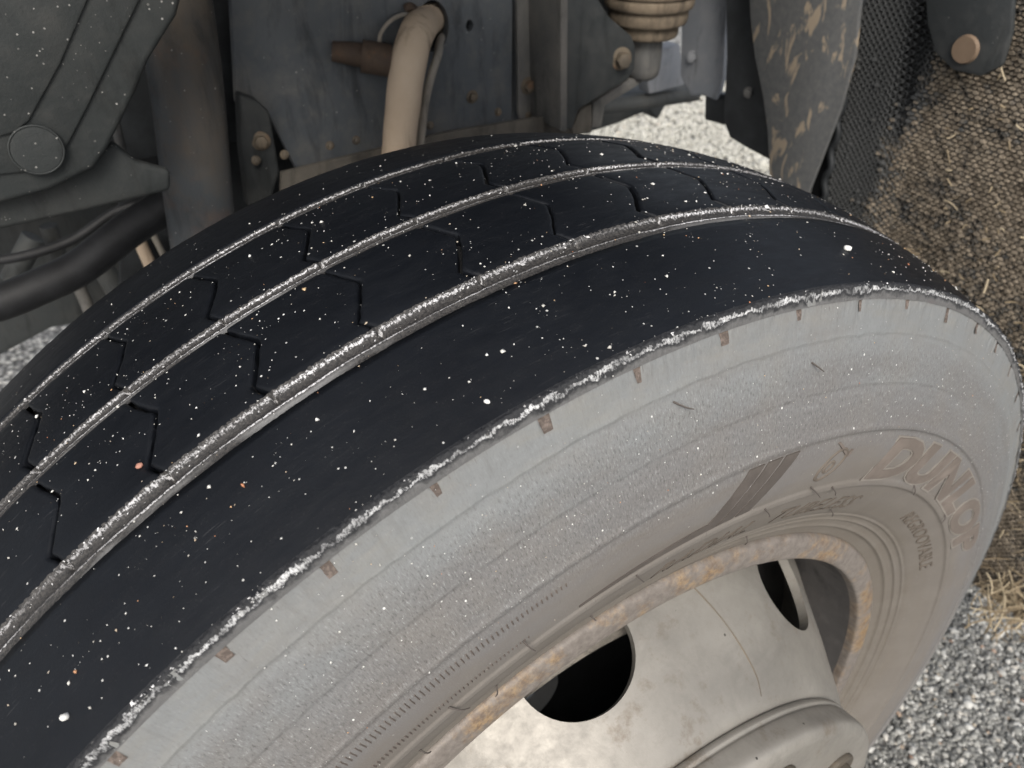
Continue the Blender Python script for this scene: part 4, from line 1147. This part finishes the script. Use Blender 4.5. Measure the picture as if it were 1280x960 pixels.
# ------------------------------------------------------------------ mud flap with spray mat
flap = tag(empty('mud_flap', (-0.66, 0.0, 0.33)), 'muddy black honeycomb spray mat mud flap with straw behind the tyre', 'mud flap')
def flap_x(y, z):
    # hangs back towards the bottom; left strip folds forward, crease beside it
    base = -0.628 - 0.16 * max(0.0, (0.95 - z)) ** 1.3
    f = y + 0.20 + 0.05 * (0.9 - z)
    crease = -0.016 * math.exp(-((f - 0.006) / 0.009) ** 2) * min(1, max(0, (z - 0.82) / 0.08))
    bul = 0.012 * mnoise.noise(Vector((y * 7, z * 6, 1.3)))
    return base + crease + bul + 0.012 * min(1, max(0, (0.034 - f) / 0.028))
def flap_left(z): return -0.262 - 0.06 * max(0, 0.93 - z) * 0.0 + 0.004 * math.sin(z * 210) * 0.4
def mud_shade(y, z):
    f = y + 0.20 + 0.05 * (0.9 - z)
    m = 0.05 + 0.62 * min(1, max(0, (f + 0.022) / 0.045))
    m += 0.35 * mnoise.noise(Vector((y * 11, z * 11, 4))) + 0.2 * mnoise.noise(Vector((y * 40, z * 40, 8)))
    if f < -0.004: m = 0.10 + 0.25 * mnoise.noise(Vector((y * 30, z * 30, 2)))
    m -= 0.6 * math.exp(-((f - 0.012) / 0.014) ** 2) * min(1, max(0, (z - 0.84) / 0.06))  # shadow in the crease painted in by thinning the mud tone
    return min(1.0, max(0.0, m))
V, F, MU = [], [], []
cw, ch = 0.0080, 0.0045
rows = int((1.08 - 0.27) / ch); cols = int((0.30 + 0.265) / cw)
HEX = [(math.cos(PI / 6 + k * PI / 3), math.sin(PI / 6 + k * PI / 3)) for k in range(6)]
for i in range(rows):
    z = 0.27 + i * ch
    for j in range(cols):
        y = -0.262 + (j + 0.5 * (i % 2)) * cw
        m = mud_shade(y, z); x = flap_x(y, z); b = len(V)
        fill = m + random.uniform(-0.3, 0.3)
        nub = random.uniform(0.0002, 0.0026) if fill > 0.4 else 0.0
        for a, c in HEX:
            yy, zz2 = y + cw * 0.578 * a, z + ch * 0.667 * c
            V.append((x - (0.0030 if nub else 0.0), yy, zz2))
        w = 0.40 if not nub else random.uniform(0.30, 0.48)
        for a, c in HEX:
            V.append((x + (nub if nub else 0.0012), y + cw * w * a + random.uniform(-1, 1) * 0.0006 * m, z + ch * (w + 0.06) * c + random.uniform(-1, 1) * 0.0005 * m))
        for a, c in HEX:
            V.append((x + (nub + 0.0012 * random.random() if nub else -0.007), y + cw * w * 0.85 * a, z + ch * w * 0.95 * c))
        top = min(1.2, m + random.uniform(-0.2, 0.35))
        MU += [max(0, m - 0.45)] * 6 + [top if nub else m] * 6 + [top if nub else 0.0] * 6
        for k in range(6):
            k2 = (k + 1) % 6
            F.append((b + k, b + k2, b + 6 + k2, b + 6 + k)); F.append((b + 6 + k, b + 6 + k2, b + 12 + k2, b + 12 + k))
        F.append(tuple(b + 12 + k for k in range(6)))
me = mesh('spray_mat', V, F)
at = me.attributes.new('mud', 'FLOAT', 'POINT'); at.data.foreach_set('value', np.array(MU, dtype=np.float32))
o = link('spray_mat', me, MATM, flap); o['kind'] = 'stuff'
bv, bf2 = [], []
nz, nyb = 40, 24
for i in range(nz + 1):
    z = 0.262 + (1.13 - 0.262) * i / nz
    for j in range(nyb + 1):
        y = -0.335 + 0.652 * j / nyb
        bv.append((flap_x(y, z) - 0.011, y, z))
for i in range(nz):
    for j in range(nyb):
        a = i * (nyb + 1) + j
        bf2.append((a, a + 1, a + nyb + 2, a + nyb + 1))
bme = mesh('rubber_backing', bv, bf2)
bm = bmesh.new(); bm.from_mesh(bme); bmesh.ops.solidify(bm, geom=bm.faces[:], thickness=0.006); bm.to_mesh(bme); bm.free()
fix_normals(bme)
link('rubber_backing', bme, BLACKRUB, flap)
# wavy folded edge strip of the mat
link('edge_bead', tube('edge_bead', [(flap_x(-0.262, z) + 0.004, -0.264 + 0.0035 * math.sin(z * 160), z) for z in np.linspace(0.60, 1.12, 44)], 0.0045, 8, 2), BLACKP, flap)
# round marker with dark backing plate high on the mat
mk = link('marker_plate', prism('marker_plate', [(-0.6000, -0.1995, 1.0527), (-0.6000, -0.1699, 0.9832), (-0.6000, -0.1520, 0.9587), (-0.6000, -0.1277, 0.9467), (-0.6000, -0.0972, 0.9475), (-0.6000, -0.0801, 0.9621), (-0.6000, -0.0821, 0.9923), (-0.6000, -0.1050, 1.0635)], (-0.008, 0, 0), 0.003), FRAME2, flap)
bm = bmesh.new(); bmesh.ops.create_cone(bm, cap_ends=True, segments=32, radius1=0.0140, radius2=0.0125, depth=0.004)
bmesh.ops.transform(bm, matrix=Matrix.Translation((-0.5980, -0.1201, 0.9687)) @ Matrix.Rotation(PI / 2, 4, 'Y'), verts=bm.verts)
me = bpy.data.meshes.new('round_marker'); bm.to_mesh(me); bm.free(); smooth_by_angle(me, 40)
link('round_marker', me, ORANGE, mk)

# straw on the mat and below it
def straws(name, n, fn, label, rad=0.0008):
    V, F = [], []
    for _ in range(n):
        p, d, L = fn()
        p = Vector(p); d = Vector(d).normalized()
        side = d.cross(Vector((1, 0.2, 0.1))).normalized(); up = d.cross(side)
        bend = Vector((random.uniform(-1, 1), random.uniform(-1, 1), random.uniform(-1, 1))) * L * 0.12
        b = len(V); r = rad * random.uniform(0.6, 1.5)
        for t in (0, 0.33, 0.66, 1.0):
            c = p + d * (L * (t - 0.5)) + bend * (1 - (2 * t - 1) ** 2)
            for s in range(4):
                a = s * PI / 2
                V.append(c + side * r * math.cos(a) + up * r * 0.6 * math.sin(a))
        for i in range(3):
            for s in range(4):
                s2 = (s + 1) % 4
                F.append((b + i * 4 + s, b + i * 4 + s2, b + i * 4 + 4 + s2, b + i * 4 + 4 + s))
        F += [(b, b + 1, b + 2, b + 3), (b + 12, b + 13, b + 14, b + 15)]
    o = link(name, mesh(name, V, F), STRAW); tag(o, label, kind='stuff'); return o
def f1():
    z = random.uniform(0.35, 0.97); y = random.uniform(-0.14, 0.24)
    if random.random() < 0.5: y = random.uniform(0.02, 0.22); z = random.uniform(0.38, 0.85)
    return (flap_x(y, z) + random.uniform(0.003, 0.010), y, z), (random.uniform(-0.25, 0.25), random.gauss(0, 1), random.gauss(0, 0.7)), random.uniform(0.004, 0.010 + 0.022 * random.random() ** 3)
straws('straw', 620, f1, 'dry straw bits stuck in the mud of the spray mat')
def f2():
    c = (-0.7200, 0.1236, 0.3077)
    q = (random.gauss(0, 0.022), random.gauss(0.0, 0.022), random.gauss(0, 0.018))
    return (c[0] + 0.02 + q[0], c[1] + q[1], c[2] + q[2]), (random.gauss(0, 1), random.gauss(0, 1), random.gauss(0, 1)), random.uniform(0.02, 0.06)
straws('straw_clump', 170, f2, 'pale tuft of dry straw hanging from the bottom of the mud flap')
